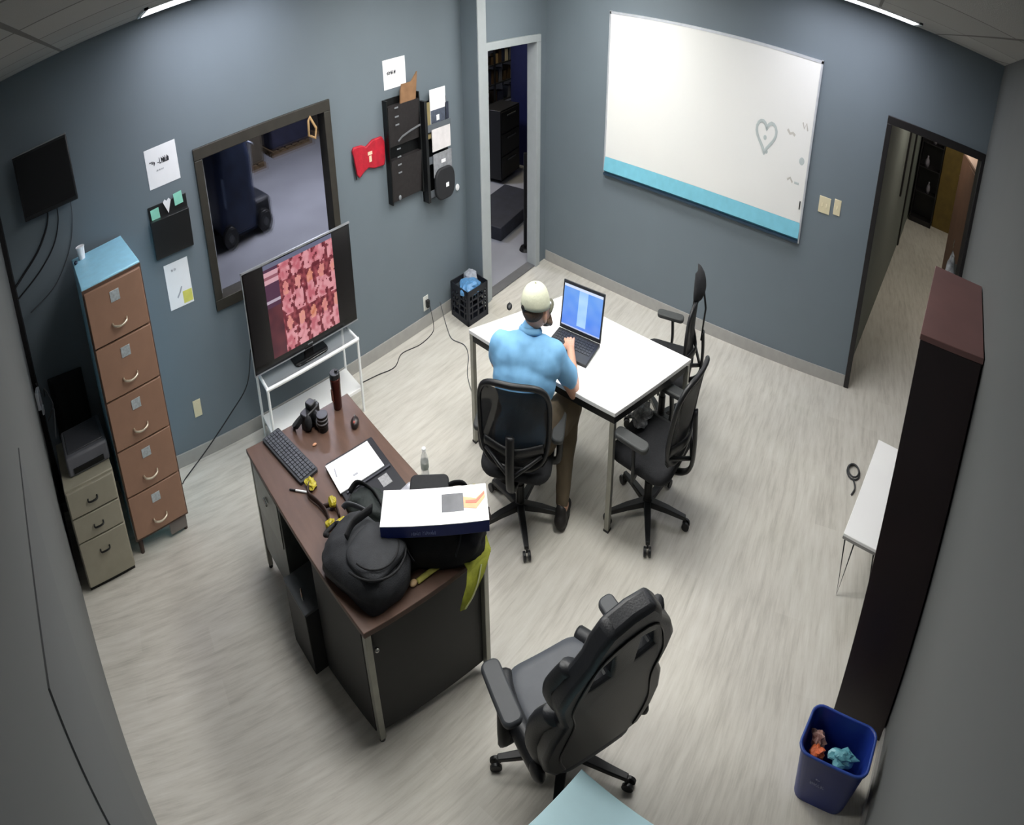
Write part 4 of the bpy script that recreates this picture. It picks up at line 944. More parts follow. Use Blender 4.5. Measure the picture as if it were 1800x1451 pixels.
# ================================================================== CHAIRS
MESHB = bpy.data.materials.new('chair_mesh'); MESHB.use_nodes = True
p_ = MESHB.node_tree.nodes['Principled BSDF']; p_.inputs['Base Color'].default_value = rgb('#15171b'); p_.inputs['Alpha'].default_value = 0.80; p_.inputs['Roughness'].default_value = 0.6
def star_base(t, a0=0.0, R=0.30, m=BLKP):
    q = MB(); q.cyl((0, 0, 0.065), (0, 0, 0.125), 0.04, 0.035, n=16)
    for k in range(5):
        a = a0 + 2 * PI * k / 5; c, s = math.cos(a), math.sin(a)
        q.loft([[(r_ * c - w_ * s * sg, r_ * s + w_ * c * sg, z) for sg, z in ((-1, z0), (1, z0), (1, z1), (-1, z1))] for r_, w_, z0, z1 in ((0.02, 0.026, 0.075, 0.115), (0.16, 0.022, 0.075, 0.108), (R, 0.015, 0.062, 0.088))])
    q.build('star_base', m, t, bev=0.004)
    for k in range(5):
        a = a0 + 2 * PI * k / 5; c, s = math.cos(a), math.sin(a); x, y = R * c, R * s
        b = MB(); b.cyl((x, y, 0.045), (x, y, 0.075), 0.008, n=8)
        for sg in (-1, 1): b.cyl((x - s * sg * 0.009 + 0.008 * c, y + c * sg * 0.009 + 0.008 * s, 0.028), (x - s * sg * 0.026 + 0.008 * c, y + c * sg * 0.026 + 0.008 * s, 0.028), 0.028, n=16)
        b.build('caster', m, t, bev=0.002)
    q = MB(); q.cyl((0, 0, 0.12), (0, 0, 0.40), 0.024, n=14); q.cyl((0, 0, 0.12), (0, 0, 0.24), 0.032, n=14); q.build('gas_column', BLKM, t)
def seat_mesh(w_, d_, z, th, front=0.04):
    q = MB(); rings = []
    for k in range(7):
        t_ = k / 6; e = {0: 0.86, 1: 0.97, 2: 1.0, 3: 1.0, 4: 0.99, 5: 0.95, 6: 0.80}[k]
        rings.append([(x * e + 0.0, y * e, z - th + th * t_ - (front * max(0, (x / (d_ / 2)) - 0.4) ** 2 if True else 0) - 0.02 * (1 - (y / (w_ / 2)) ** 2) * (t_ > 0.9)) for x, y in rrect(d_, w_, 0.10, n=6)])
    return q.loft(rings)
def task_chair(name, label, headrest=False, bw=0.215, lean=0.0, a0=0.0, bh=1.0, group=None, arms=True, arm_z=0.66):
    """mesh-back office chair, faces +X locally, origin on the floor under the column"""
    t = thing(name, label, 'chair', group=group)
    star_base(t, a0)
    q = MB(); q.b2((-0.12, -0.09, 0.385), (0.10, 0.09, 0.43)); q.cyl((0.02, -0.09, 0.41), (0.02, -0.2, 0.40), 0.006); q.build('tilt_mechanism', BLKM, t, bev=0.005)
    seat_mesh(0.49, 0.47, 0.50, 0.075).build('seat', BLKC, t, smooth=True)
    # back frame: bowed loop
    def bk(y, z):     # x of the back surface
        s = (z - 0.5) / 0.5
        return -0.235 - 0.05 * s * s + (0.03 - lean) * s + 0.045 * (y / 0.23) ** 2
    loop = []
    N = 40
    for k in range(N):
        a = 2 * PI * k / N; c, s = math.cos(a), math.sin(a)
        y = math.copysign(abs(c) ** 0.5, c) * (bw + 0.015 * s); z = 0.5 + (bh - 0.5) * 0.5 + 0.02 + math.copysign(abs(s) ** 0.6, s) * ((bh - 0.5) * 0.5)
        loop.append((bk(y, z), y, z))
    q = MB(); q.tube(loop, 0.016, closed=True, n=8); q.build('back_frame', BLKP, t, smooth=True)
    q = MB(); rows = []
    for j in range(13):
        z = 0.53 + (bh - 0.54) * j / 12; wv = bw - 0.01 + 0.012 * (j / 12) - (0.03 if j in (0, 12) else 0)
        rows.append([(bk(wv * (2 * i / 12 - 1), z), wv * (2 * i / 12 - 1), z) for i in range(13)])
    q.loft(rows, cap=False, closed=False); q.build('mesh_back', MESHB, t, smooth=True, solid=0.004)
    q = MB(); q.tube(spline([(bk(0.2, 0.64) - 0.012, -0.2, 0.64), (bk(0, 0.62) - 0.03, 0, 0.625), (bk(0.2, 0.64) - 0.012, 0.2, 0.64)], 8), 0.01, n=8, flat=(0.008, 0.028)); q.build('lumbar_bar', BLKP, t, smooth=True)
    q = MB(); q.tube(spline([(-0.08, 0, 0.40), (-0.22, 0, 0.40), (-0.31, 0, 0.46), (-0.325, 0, 0.60), (-0.31, 0, bh - 0.2)], 6), 0.01, n=8, flat=(0.03, 0.014))
    q.tube(spline([(-0.31, 0, 0.52), (bk(0.19, 0.6) - 0.01, 0.19, 0.60)], 2), 0.012, n=8); q.tube(spline([(-0.31, 0, 0.52), (bk(0.19, 0.6) - 0.01, -0.19, 0.60)], 2), 0.012, n=8)
    q.build('back_spine', BLKP, t, smooth=True)
    if arms:
        for s in (-1, 1):
            q = MB(); q.tube(spline([(0.02, s * 0.12, 0.415), (0.0, s * 0.26, 0.42), (-0.01, s * 0.285, 0.50), (0.0, s * 0.28, arm_z - 0.03)], 6), 0.01, n=8, flat=(0.012, 0.024)); ap = q.build('arm_post', BLKP, t, smooth=True)
            q = MB(); q.prism(rrect(0.25, 0.085, 0.035, cx=0.02, cy=s * 0.275), arm_z - 0.03, arm_z); q.build('arm_pad', mat('arm_pad_grey', '#3a3c3c', 0.6), ap, bev=0.008)
    if headrest:
        q = MB(); rings = []
        for k in range(6):
            z = bh + 0.01 + 0.16 * k / 5; wv = (0.10, 0.135, 0.145, 0.14, 0.12, 0.08)[k]; th = (0.03, 0.042, 0.046, 0.042, 0.034, 0.018)[k]; x0 = -0.25 - 0.03 * (k / 5) + 0.04 * (k / 5) ** 2
            rings.append([(x0 + th * math.sin(a) + 0.03 * math.cos(a) ** 2, wv * math.cos(a), z) for a in [2 * PI * j / 24 for j in range(24)]])
        q.loft(rings); q.build('headrest', BLKC, t, smooth=True)
        q = MB(); q.tube([(-0.30, 0, bh - 0.25), (-0.315, 0, bh - 0.05), (-0.275, 0, bh + 0.09)], 0.01, n=8, flat=(0.02, 0.008)); q.build('headrest_stem', BLKP, t, smooth=True)
    return t
GC = 'black mesh office chairs around the white table'
c1 = task_chair('office_chair', 'black mesh office chair the man in the cap sits on', a0=math.radians(-131 - 29), bw=0.235, bh=0.95, group=GC, arms=True, arm_z=0.62)
c1.location = (2.11, 1.81, 0); c1.rotation_euler = (0, 0, math.radians(29))
c2 = task_chair('office_chair', 'empty black mesh office chair at the near right side of the white table', a0=math.radians(-81 - 86), bh=0.99, lean=0.07, group=GC)
c2.location = (2.69, 1.055, 0); c2.rotation_euler = (0, 0, math.radians(86))
c3 = task_chair('office_chair', 'empty black office chair with headrest behind the white table', a0=0.3, bh=0.94, headrest=True, group=GC)
c3.location = (3.475, 1.30, 0); c3.rotation_euler = (0, 0, math.radians(102))
q = thing('plastic_bag', 'crumpled clear grey bag on the seat of the near empty mesh chair', 'bag', (2.80, 1.20, 0.49))
crumple('film', (0, 0, 0.035), 0.075, (1.3, 0.9, 0.5), mat('clear_film', '#77797b', 0.25, var=0.4, scale=30), None, None, 4.4, amp=0.7, parent=q)

# racing style chair in the foreground
gc = thing('gaming_chair', 'black racing-style swivel chair with harness slots in the foreground', 'chair', (1.17, 0.74, 0), math.radians(66))
LEA = mat('black_leather', '#202226', 0.42, var=0.12, scale=20, bump=0.1, bscale=150)
LEAG = mat('grey_leather_seat', '#4c5057', 0.5, var=0.1, scale=12)
star_base(gc, math.radians(-80 - 66), R=0.31)
q = MB(); q.b2((-0.15, -0.13, 0.36), (0.13, 0.13, 0.40)); q.cyl((0.0, -0.12, 0.38), (0.02, -0.26, 0.37), 0.006); q.build('tilt_mechanism', BLKM, gc, bev=0.005)
seat_mesh(0.44, 0.48, 0.485, 0.09, front=0.03).build('seat', LEAG, gc, smooth=True)
for s in (-1, 1):
    q = MB(); q.tube(spline([(-0.20, s * 0.23, 0.455), (-0.05, s * 0.24, 0.475), (0.10, s * 0.235, 0.465), (0.22, s * 0.20, 0.44)], 6), 0.042, n=12); q.build('seat_bolster', LEA, gc, smooth=True)
# backrest outline with shoulder wings and two harness slots
BT = Matrix.Translation((-0.20, 0, 0.46)) @ Matrix.Rotation(math.radians(-9), 4, 'Y')
outl = [(0.20, 0.0), (0.25, 0.10), (0.265, 0.22), (0.245, 0.34), (0.21, 0.42), (0.235, 0.50), (0.245, 0.57), (0.21, 0.65), (0.15, 0.72), (0.13, 0.78), (0.09, 0.83), (0.0, 0.845)]
outl = outl + [(-y, z) for y, z in outl[::-1][1:]]
q = MB(); q.prism(outl, -0.045, 0.03, axis='x'); q.xf(BT)
bk_ = q.build('backrest', LEA, gc, bev=0.018, seg=3)
cut = MB()
for s in (-1, 1): cut.prism([(s * 0.055, 0.60), (s * 0.135, 0.60), (s * 0.115, 0.68), (s * 0.06, 0.70)], -0.3, 0.3, axis='x')
cut.xf(BT); co = cut.build('cutter', None, None)
bo = bk_.modifiers.new('slots', 'BOOLEAN'); bo.operation = 'DIFFERENCE'; bo.object = co; bo.solver = 'EXACT'
bk_.modifiers.move(1, 0)
# apply so no helper remains
bpy.context.view_layer.update()
co.parent = gc; bpy.context.view_layer.update()
dg = bpy.context.evaluated_depsgraph_get()
nm = bpy.data.meshes.new_from_object(bk_.evaluated_get(dg)); bk_.modifiers.clear(); bk_.data = nm
bpy.data.objects.remove(co, do_unlink=True)
for s in (-1, 1):
    q = MB(); q.tube([BT @ Vector(p) for p in spline([(0.02, s * 0.20, 0.06), (0.045, s * 0.23, 0.16), (0.05, s * 0.23, 0.30), (0.02, s * 0.20, 0.40)], 6)], 0.038, n=14, flat=(0.04, 0.055)); q.build('side_wing', LEA, gc, smooth=True)
    q = MB(); q.tube([BT @ Vector(p) for p in spline([(0.015, s * 0.19, 0.48), (0.035, s * 0.215, 0.56), (0.02, s * 0.175, 0.66)], 6)], 0.03, n=14, flat=(0.03, 0.045)); q.build('shoulder_wing', LEA, gc, smooth=True)
    q = MB(); q.tube(spline([(0.02, s * 0.14, 0.39), (0.0, s * 0.28, 0.385), (-0.01, s * 0.30, 0.46), (0.0, s * 0.295, 0.635)], 6), 0.01, n=8, flat=(0.014, 0.035)); ap = q.build('arm_post', BLKP, gc, smooth=True)
    q = MB(); q.prism(rrect(0.27, 0.085, 0.03, cx=0.03, cy=s * 0.295), 0.635, 0.668); q.build('arm_pad', mat('arm_pad_dark', '#3c3f43', 0.5), ap, bev=0.010)
    q = MB(); q.sph((-0.20, s * 0.25, 0.47), 0.045, (1.0, 0.6, 1.0)); q.build('recline_hinge', BLKP, gc, smooth=True)
q = MB(); pts = [BT @ Vector((-0.048, y, z)) for y, z in ((-0.16, 0.04), (-0.2, 0.2), (-0.17, 0.4), (-0.19, 0.55), (-0.10, 0.74), (0.10, 0.74), (0.19, 0.55), (0.17, 0.4), (0.2, 0.2), (0.16, 0.04))]
q.tube(spline(pts, 5), 0.003, n=6); q.build('back_piping', BLKM, gc, smooth=True)

# ================================================================== PERSON
def blob_mesh(prims, voxel):
    """union of round cones and ellipsoids, remeshed to one skin"""
    q = MB()
    for p in prims:
        if p[0] == 'c':
            _, a, b, ra, rb = p; a = Vector(a); b = Vector(b); n = 6
            for k in range(n + 1):
                t_ = k / n; q.sph(a.lerp(b, t_), ra + (rb - ra) * t_, n=16)
            q.cyl(a, b, ra, rb, n=20)
        elif p[0] == 'e':
            q.sph(p[1], 1.0, p[2], rz=p[3] if len(p) > 3 else 0, ry=p[4] if len(p) > 4 else 0, n=24)
    return q
def skin(name, prims, m, parent, voxel=0.010, smooth_it=6, M=None):
    q = blob_mesh(prims, voxel)
    o = q.build(name, m, parent)
    r = o.modifiers.new('remesh', 'REMESH'); r.mode = 'VOXEL'; r.voxel_size = voxel; r.use_smooth_shade = True
    s = o.modifiers.new('smooth', 'SMOOTH'); s.factor = 0.5; s.iterations = smooth_it
    bpy.context.view_layer.update(); dg = bpy.context.evaluated_depsgraph_get()
    nm = bpy.data.meshes.new_from_object(o.evaluated_get(dg)); o.modifiers.clear(); o.data = nm
    for p in nm.polygons: p.use_smooth = True
    return o
SKIN = mat('skin', '#c99a82', 0.5, var=0.05, scale=12)
SHIRT = mat('blue_shirt', '#77aed8', 0.75, var=0.05, scale=8, bump=0.25, bscale=14)
PANTS = mat('brown_trousers', '#5a4e3c', 0.8, var=0.12, scale=10, bump=0.2, bscale=30)
HAIRM = mat('dark_hair', '#55402f', 0.7, var=0.3, scale=120, bump=0.4, bscale=300)
CAPM = mat('cream_cap', '#c9cbb4', 0.8, var=0.06, scale=20, bump=0.15)
# joints in chair coordinates (x forward, y left)
hipL, hipR = (-0.06, 0.10, 0.56), (-0.06, -0.10, 0.56)
kneeL, kneeR = (0.34, 0.20, 0.54), (0.31, -0.265, 0.54)
ankL, ankR = (0.20, 0.24, 0.10), (0.02, -0.28, 0.10)
shL, shR = (0.02, 0.175, 0.985), (0.04, -0.20, 0.975)
elL, elR = (0.20, 0.27, 0.79), (0.165, -0.325, 0.725)
wrL, wrR = (0.40, 0.10, 0.81), (0.40, -0.255, 0.815)
neck = (0.06, -0.02, 1.06); headc = (0.095, -0.055, 1.19)
body = [
    ('e', (-0.07, 0, 0.58), (0.12, 0.165, 0.11)), ('c', (-0.06, 0, 0.60), (-0.02, 0, 0.80), 0.11, 0.11), ('c', (-0.02, 0.05, 0.80), (0.02, 0.07, 0.95), 0.10, 0.075), ('c', (-0.02, -0.05, 0.80), (0.02, -0.08, 0.95), 0.10, 0.075),
    ('c', (0.02, -0.01, 0.98), neck, 0.075, 0.058), ('c', neck, (0.08, -0.04, 1.13), 0.056, 0.055),
    ('c', (0.02, 0.07, 0.97), shL, 0.05, 0.05), ('c', (0.03, -0.09, 0.97), shR, 0.05, 0.05),
    ('e', headc, (0.095, 0.075, 0.105)), ('e', (0.14, -0.065, 1.145), (0.055, 0.052, 0.06)),
    ('e', (0.193, -0.078, 1.165), (0.018, 0.012, 0.02)), ('e', (0.09, -0.132, 1.165), (0.018, 0.010, 0.03)), ('e', (0.098, 0.022, 1.165), (0.018, 0.010, 0.03)),
    ('c', shL, elL, 0.05, 0.042), ('c', elL, wrL, 0.042, 0.028), ('c', shR, elR, 0.05, 0.043), ('c', elR, wrR, 0.043, 0.028),
    ('c', hipL, kneeL, 0.085, 0.06), ('c', hipR, kneeR, 0.085, 0.06), ('c', kneeL, ankL, 0.055, 0.036), ('c', kneeR, ankR, 0.055, 0.036),
    ('c', ankL, (0.30, 0.25, 0.045), 0.035, 0.03), ('c', ankR, (0.12, -0.29, 0.045), 0.035, 0.03),
]
def hand(wr, d, side, spread=0.0):
    """palm, four bent fingers and a thumb resting on keys; d = pointing direction, side = +1 left hand, -1 right hand"""
    W0 = Vector(wr); d = Vector(d).normalized(); up = Vector((0, 0, 1)); r_ = d.cross(up).normalized()   # right of hand
    out = []
    pc = W0 + d * 0.05
    for k in range(4):
        o = (k - 1.5) * 0.018
        out.append(('c', W0 + r_ * o * 0.5, W0 + d * 0.085 + r_ * o, 0.0135, 0.0105))
        L = (0.030, 0.036, 0.038, 0.030)[k if side < 0 else k]
        a = W0 + d * 0.088 + r_ * o * 1.08; b = a + d * L + up * 0.004 + r_ * o * 0.25; c = b + d * (L * 0.55) - up * 0.016; e = c + d * 0.008 - up * 0.018
        out += [('c', a, b, 0.0092, 0.0085), ('c', b, c, 0.0085, 0.0078), ('c', c, e, 0.0078, 0.007)]
    th = -r_ if side < 0 else r_            # thumb on the inner side
    a = W0 + d * 0.02 + th * 0.022; b = W0 + d * 0.05 + th * 0.045 - up * 0.008; c = W0 + d * 0.082 + th * 0.045 - up * 0.016
    out += [('c', a, b, 0.0125, 0.0105), ('c', b, c, 0.0105, 0.0085)]
    return out
body += hand(wrR, (0.85, 0.22, -0.06), -1) + hand(wrL, (0.9, -0.12, -0.06), 1)
ps = skin('person', body, SKIN, None, voxel=0.0055, smooth_it=3)
tag(ps, 'man in a light blue shirt and cream cap sitting at the laptop, seen from behind', 'person')
ps.location = (2.135, 1.79, 0); ps.rotation_euler = (0, 0, math.radians(25))
shirt = [
    ('e', (-0.075, 0, 0.60), (0.15, 0.185, 0.13)), ('c', (-0.065, 0, 0.62), (-0.02, 0, 0.80), 0.145, 0.14), ('e', (-0.02, 0, 0.82), (0.135, 0.185, 0.17)),
    ('c', (-0.02, 0.065, 0.80), (0.015, 0.085, 0.95), 0.125, 0.12), ('c', (-0.02, -0.065, 0.80), (0.02, -0.10, 0.95), 0.125, 0.12),
    ('e', (0.01, -0.01, 0.945), (0.135, 0.245, 0.135)), ('e', (0.02, -0.015, 1.0), (0.105, 0.205, 0.085)), ('e', (-0.02, -0.005, 0.86), (0.15, 0.22, 0.16)),
    ('c', (0.01, -0.01, 0.99), (0.045, -0.02, 1.05), 0.11, 0.075), ('c', (0.045, -0.02, 1.05), (0.052, -0.025, 1.065), 0.072, 0.068),
    ('c', (0.02, 0.08, 0.99), shL, 0.08, 0.076), ('c', (0.02, -0.10, 0.985), shR, 0.08, 0.076), ('c', shL, (0.14, 0.235, 0.865), 0.070, 0.066), ('c', shR, (0.135, -0.285, 0.825), 0.072, 0.068),
]
so = skin('polo_shirt', shirt, SHIRT, ps, voxel=0.009, smooth_it=5)
for v in so.data.vertices:    # cloth folds
    n = noise.noise(Vector((v.co.x * 9, v.co.y * 13, v.co.z * 7))); n2 = noise.noise(Vector((v.co.x * 22, v.co.y * 22, v.co.z * 10)))
    v.co += v.normal * (n * 0.010 + n2 * 0.004)
q = MB(); q.tube([(0.062 + 0.074 * math.cos(a), -0.027 + 0.07 * math.sin(a), 1.075 - 0.025 * math.cos(a)) for a in [math.radians(20 + 320 * k / 24) for k in range(25)]], 0.01, n=8, flat=(0.009, 0.016)); q.build('collar', SHIRT, ps, smooth=True)
tr = [('e', (-0.06, 0, 0.575), (0.16, 0.19, 0.105)), ('c', hipL, kneeL, 0.11, 0.085), ('c', hipR, kneeR, 0.11, 0.10), ('c', kneeL, (0.215, 0.235, 0.14), 0.078, 0.055), ('c', kneeR, (0.045, -0.275, 0.13), 0.092, 0.048)]
to = skin('trousers', tr, PANTS, ps, voxel=0.010, smooth_it=4)
for v in to.data.vertices:
    n = noise.noise(Vector((v.co.x * 14, v.co.y * 14, v.co.z * 16))); v.co += v.normal * n * 0.010
for nm_, a, b in (('shoe', (0.17, 0.235, 0.05), (0.33, 0.26, 0.035)), ('shoe', (-0.02, -0.275, 0.05), (0.145, -0.295, 0.035))):
    skin(nm_, [('c', a, b, 0.046, 0.036), ('c', (a[0] + 0.01, a[1], 0.06), (a[0] + 0.03, a[1], 0.10), 0.042, 0.04), ('e', ((a[0] + b[0]) / 2, (a[1] + b[1]) / 2, 0.018), (0.125, 0.046, 0.016))], mat('dark_shoe', '#1d1a19', 0.6), ps, voxel=0.007, smooth_it=3)
skin('hair', [('e', (0.062, -0.05, 1.195), (0.077, 0.079, 0.060))], HAIRM, ps, voxel=0.007, smooth_it=2)
skin('beard', [('e', (0.165, -0.072, 1.115), (0.04, 0.05, 0.038)), ('c', (0.12, -0.125, 1.13), (0.17, -0.115, 1.105), 0.014, 0.016), ('c', (0.13, 0.0, 1.13), (0.175, -0.03, 1.105), 0.014, 0.016)], HAIRM, ps, voxel=0.006, smooth_it=2)
for sy in (-0.105, -0.047):
    q = MB(); q.sph((0.175, sy, 1.195), 0.009, n=12); e_ = q.build('eye', PAPER, ps, smooth=True)
    q = MB(); q.sph((0.1815, sy - 0.001, 1.194), 0.0045, n=10); q.build('iris', HAIRM, e_, smooth=True)
q = MB(); q.tube([(0.182, -0.09, 1.134), (0.188, -0.077, 1.133), (0.185, -0.06, 1.134)], 0.004, n=6); q.build('mouth', mat('lip', '#9b5f52', 0.5), ps, smooth=True)
# cap: dome, brim, rear strap opening, button
q = MB(); rings = []
for k in range(9):
    t_ = k / 8; a = t_ * PI / 2; rr = math.cos(a) ** 0.75 if k < 8 else 0.02; z = 1.205 + 0.105 * math.sin(a)
    rings.append([(0.083 + 0.108 * rr * math.cos(b), -0.052 + 0.092 * rr * math.sin(b), z + 0.018 * math.cos(b) * (1 - t_) * -1) for b in [2 * PI * j / 32 for j in range(32)]])
q.loft(rings); cp = q.build('baseball_cap', CAPM, ps, smooth=True)
q = MB(); up_, lo_ = [], []
for j in range(13):
    b = math.radians(-62 + 124 * j / 12); e = math.cos(b * 1.35)
    for L_, dz in ((up_, 0.0), (lo_, -0.004)):
        L_.append([(0.083 + 0.106 * math.cos(b) + ext * e, -0.052 + 0.09 * math.sin(b), 1.188 - 0.02 * ext / 0.075 - 0.010 * abs(math.sin(b)) + dz) for ext in (0.0, 0.035, 0.07)])
rows = [[r[0], r[1], r[2]] for r in up_]
q.loft([list(r) for r in rows], cap=False, closed=False); q.build('brim', mat('brim_dark_olive', '#5d5c4c', 0.8), cp, smooth=True, solid=0.004)
q = MB(); q.sph((-0.018, -0.035, 1.222), 0.018, (0.5, 1.2, 0.85)); q.build('rear_opening', mat('cap_opening_dark', '#1e1a17', 0.8), cp, smooth=True)
q = MB(); q.sph((0.083, -0.052, 1.311), 0.007, n=8); q.build('top_button', CAPM, cp, smooth=True)
# turn the head to the man's right and a little down
def turn_head(o, hard):
    for v in o.data.vertices:
        k = 1.0 if hard else max(0.0, min(1.0, (v.co.z - 1.07) / 0.05))
        if k <= 0: continue
        c_ = Vector((0.07, -0.045, 1.12)); d_ = v.co - c_
        d_ = Matrix.Rotation(math.radians(-26) * k, 3, 'Z') @ d_
        v.co = c_ + d_ + Vector((0, 0, -0.014 * k))
turn_head(ps, False)
for o_ in kids(ps):
    if o_.name.split('.')[0] in ('hair', 'beard', 'eye', 'mouth', 'baseball_cap'):
        turn_head(o_, True)
        for g_ in kids(o_): turn_head(g_, True)

# ================================================================== RIGHT SIDE
REDB = mat('dark_walnut_side', '#241719', 0.45, var=0.12, scale=6)
REDT = mat('pale_walnut_top', '#745350', 0.55, var=0.08, scale=5)  # top board a lighter brown than the sides
P_ = [(1.885, -0.415), (1.835, -0.69), (2.545, -0.855), (2.61, -0.588)]
q = MB(); q.prism(P_, 0.0, 1.835); bk = thing('bookcase', 'tall dark walnut bookcase seen from its end against the near right wall', 'bookcase', (2.2, -0.64, 0))
q.xf(Matrix.Translation((-2.2, 0.64, 0))); q.build('carcass', REDB, bk, bev=0.003)
q = MB(); q.prism([(x - 2.2 + math.copysign(0.004, x - 2.2), y + 0.64 + math.copysign(0.004, y + 0.64)) for x, y in P_], 1.835, 1.855); q.build('top_board', REDT, bk, bev=0.002)
# wastebasket
BIN = mat('blue_plastic', '#182f80', 0.4, var=0.06)
bn = thing('wastebasket', 'dark blue recycling wastebasket with litter in front of the bookcase', 'wastebasket', (1.535, -0.405, 0), math.radians(-14))
q = MB(); rr = []
for z, w_, d_ in ((0.0, 0.18, 0.24), (0.02, 0.185, 0.245), (0.36, 0.235, 0.30), (0.37, 0.25, 0.315), (0.385, 0.25, 0.315), (0.385, 0.232, 0.298), (0.37, 0.222, 0.288), (0.03, 0.175, 0.235)):
    rr.append([(x, y, z) for x, y in rrect(w_, d_, 0.05, n=5)])
q.loft(rr); q.build('bin_body', BIN, bn, smooth=False, bev=0.002)
q = MB(); q.tube([(x, y, 0.38) for x, y in rrect(0.243, 0.308, 0.05, n=5)], 0.007, closed=True, n=8); q.build('rolled_rim', mat('blue_plastic_rim', '#2c4690', 0.35), bn, smooth=True)
q = strokes([2], -0.04, 0.22, 0.022, 0.002, 21); q2 = strokes([7], -0.06, 0.185, 0.02, 0.002, 23)
for qq, nm_ in ((q, 'faint_lettering'), (q2, 'faint_lettering')):
    qq.xf(Matrix.Translation((-0.107, 0.0, 0)) @ Matrix.Rotation(-PI / 2, 4, 'Z')); o_ = qq.build(nm_, mat('bin_print', '#7d87b0', 0.5), bn)
crumple('tissue', (1.585, -0.325, 0.29), 0.042, (0.8, 0.8, 1.0), mat('peach_tissue', '#b58f86', 0.8, var=0.15), 'crumpled pale pink tissue at the back of the blue wastebasket', 'tissue', 1.4, amp=0.6)
crumple('food_wrapper', (1.515, -0.32, 0.305), 0.036, (0.9, 0.9, 0.7), mat('orange_wrapper', '#d8693a', 0.5, var=0.15), 'crumpled orange wrapper in the blue wastebasket', 'wrapper', 6.4, amp=0.6)
crumple('plastic_bag', (1.515, -0.435, 0.30), 0.052, (0.75, 1.1, 0.45), mat('teal_film', '#5c98a2', 0.35, var=0.3, scale=25), 'crumpled teal plastic bag in the blue wastebasket', 'bag', 8.2, amp=0.7)
# low white bench
be = thing('low_bench', 'low white-topped table with thin dark wire legs beside the bookcase', 'table', (2.69, -0.355, 0), math.radians(-15.5))
q = MB(); q.b2((0.0, -0.30, 0.40), (0.98, 0.0, 0.42)); q.build('table_top', WHITE, be, bev=0.003)
q = MB(); q.b2((-0.002, -0.302, 0.385), (0.982, 0.002, 0.40)); q.build('edge_band', mat('grey_edge', '#8b8b88', 0.5), be)
for x0, sg in ((0.06, -1), (0.92, 1)):
    for y0 in (-0.04, -0.25):
        q = MB(); q.tube([(x0, y0 - 0.04, 0.385), (x0 + sg * 0.05, y0, 0.006), (x0, y0 + 0.035, 0.385)], 0.006, n=8); q.build('leg', BLKM, be, smooth=True)

# ================================================================== NEAR CABINET (blue top at the bottom edge)
nc = thing('filing_cabinet', 'pale blue topped dark cabinet cut off at the bottom edge beside the racing chair', 'filing cabinet', (0.354, 0.107, 0), math.radians(-7))
q = MB(); q.b2((-0.26, -0.26, 0.0), (0.41, 0.385, 0.76)); q.build('body', mat('dark_blue_black', '#15202a', 0.4), nc, bev=0.004)
q = MB(); q.b2((-0.27, -0.27, 0.76), (0.425, 0.40, 0.785)); q.build('top', mat('powder_blue_top', '#cdf2fb', 0.45, var=0.02), nc, bev=0.002)  # top coloured pale blue for its reflection of the ceiling lights
for z0 in (0.04, 0.40):
    q = MB(); q.b2((-0.22, 0.385, z0), (0.39, 0.397, z0 + 0.34)); d_ = q.build('drawer', mat('dark_drawer', '#18222b', 0.4), nc, bev=0.003)
    q = MB(); q.tube([(0.02, 0.397, z0 + 0.22), (0.02, 0.425, z0 + 0.22), (0.15, 0.425, z0 + 0.22), (0.15, 0.397, z0 + 0.22)], 0.006); q.build('handle', CHROME, d_)

# ================================================================== HALL CONTENTS
def hthing(name, lab, cat, s, o, z=0):
    return thing(name, lab, cat, H(s, o, z), math.atan2(hd.y, hd.x))
t_ = hthing('display_cabinet', 'dark display cabinet with small pale items at the end of the hall', 'cabinet', 6.35, -0.32)
q = MB(); q.b2((0.24, -0.27, 0), (0.27, 0.27, 2.1)); q.b2((-0.1, -0.27, 0), (0.25, -0.25, 2.1)); q.b2((-0.1, 0.25, 0), (0.25, 0.27, 2.1)); q.b2((-0.1, -0.27, 2.08), (0.25, 0.27, 2.1)); q.b2((-0.1, -0.27, 0), (0.25, 0.27, 0.08)); q.build('carcass', BLACKF, t_)
for z in (0.5, 0.9, 1.3, 1.7):
    q = MB(); q.b2((-0.09, -0.25, z), (0.24, 0.25, z + 0.015)); q.build('shelf', BLACKF, t_)
for k, (dy, z, r_) in enumerate(((-0.05, 0.515, 0.05), (0.08, 0.915, 0.06), (-0.02, 1.315, 0.055), (0.1, 1.715, 0.05))):
    c_ = H(6.35, -0.32 + dy, z); q = MB(); q.loft([[(rr_ * math.cos(2 * PI * j / 14), rr_ * math.sin(2 * PI * j / 14), zz) for j in range(14)] for rr_, zz in ((r_ * 0.6, 0), (r_, 0.06), (r_ * 0.8, 0.12), (r_ * 0.3, 0.16), (r_ * 0.35, 0.19))])
    tag(q.build('vase', mat('pale_ornament', '#8a8590', 0.4), None, smooth=True, loc=c_), ('small pale ornament on the lowest shelf of the hall display cabinet', 'small pale ornament on the second shelf from the bottom of the hall display cabinet', 'small pale ornament on the third shelf from the bottom of the hall display cabinet', 'small pale ornament on the highest shelf of the hall display cabinet')[k], 'ornament')
t_ = hthing('wooden_door', 'ochre wooden door leaf standing at the end of the hall', 'door', 6.5, -0.87)
q = MB(); q.b2((-0.02, -0.26, 0.0), (0.03, 0.26, 2.1)); q.build('leaf', mat('ochre_wood', '#6e5a26', 0.5, var=0.2, scale=6), t_, bev=0.004)
q = MB(); q.sph((-0.05, -0.2, 1.0), 0.025); q.cyl((-0.05, -0.2, 1.0), (-0.02, -0.2, 1.0), 0.01); q.build('knob', BRASS, t_, smooth=True)
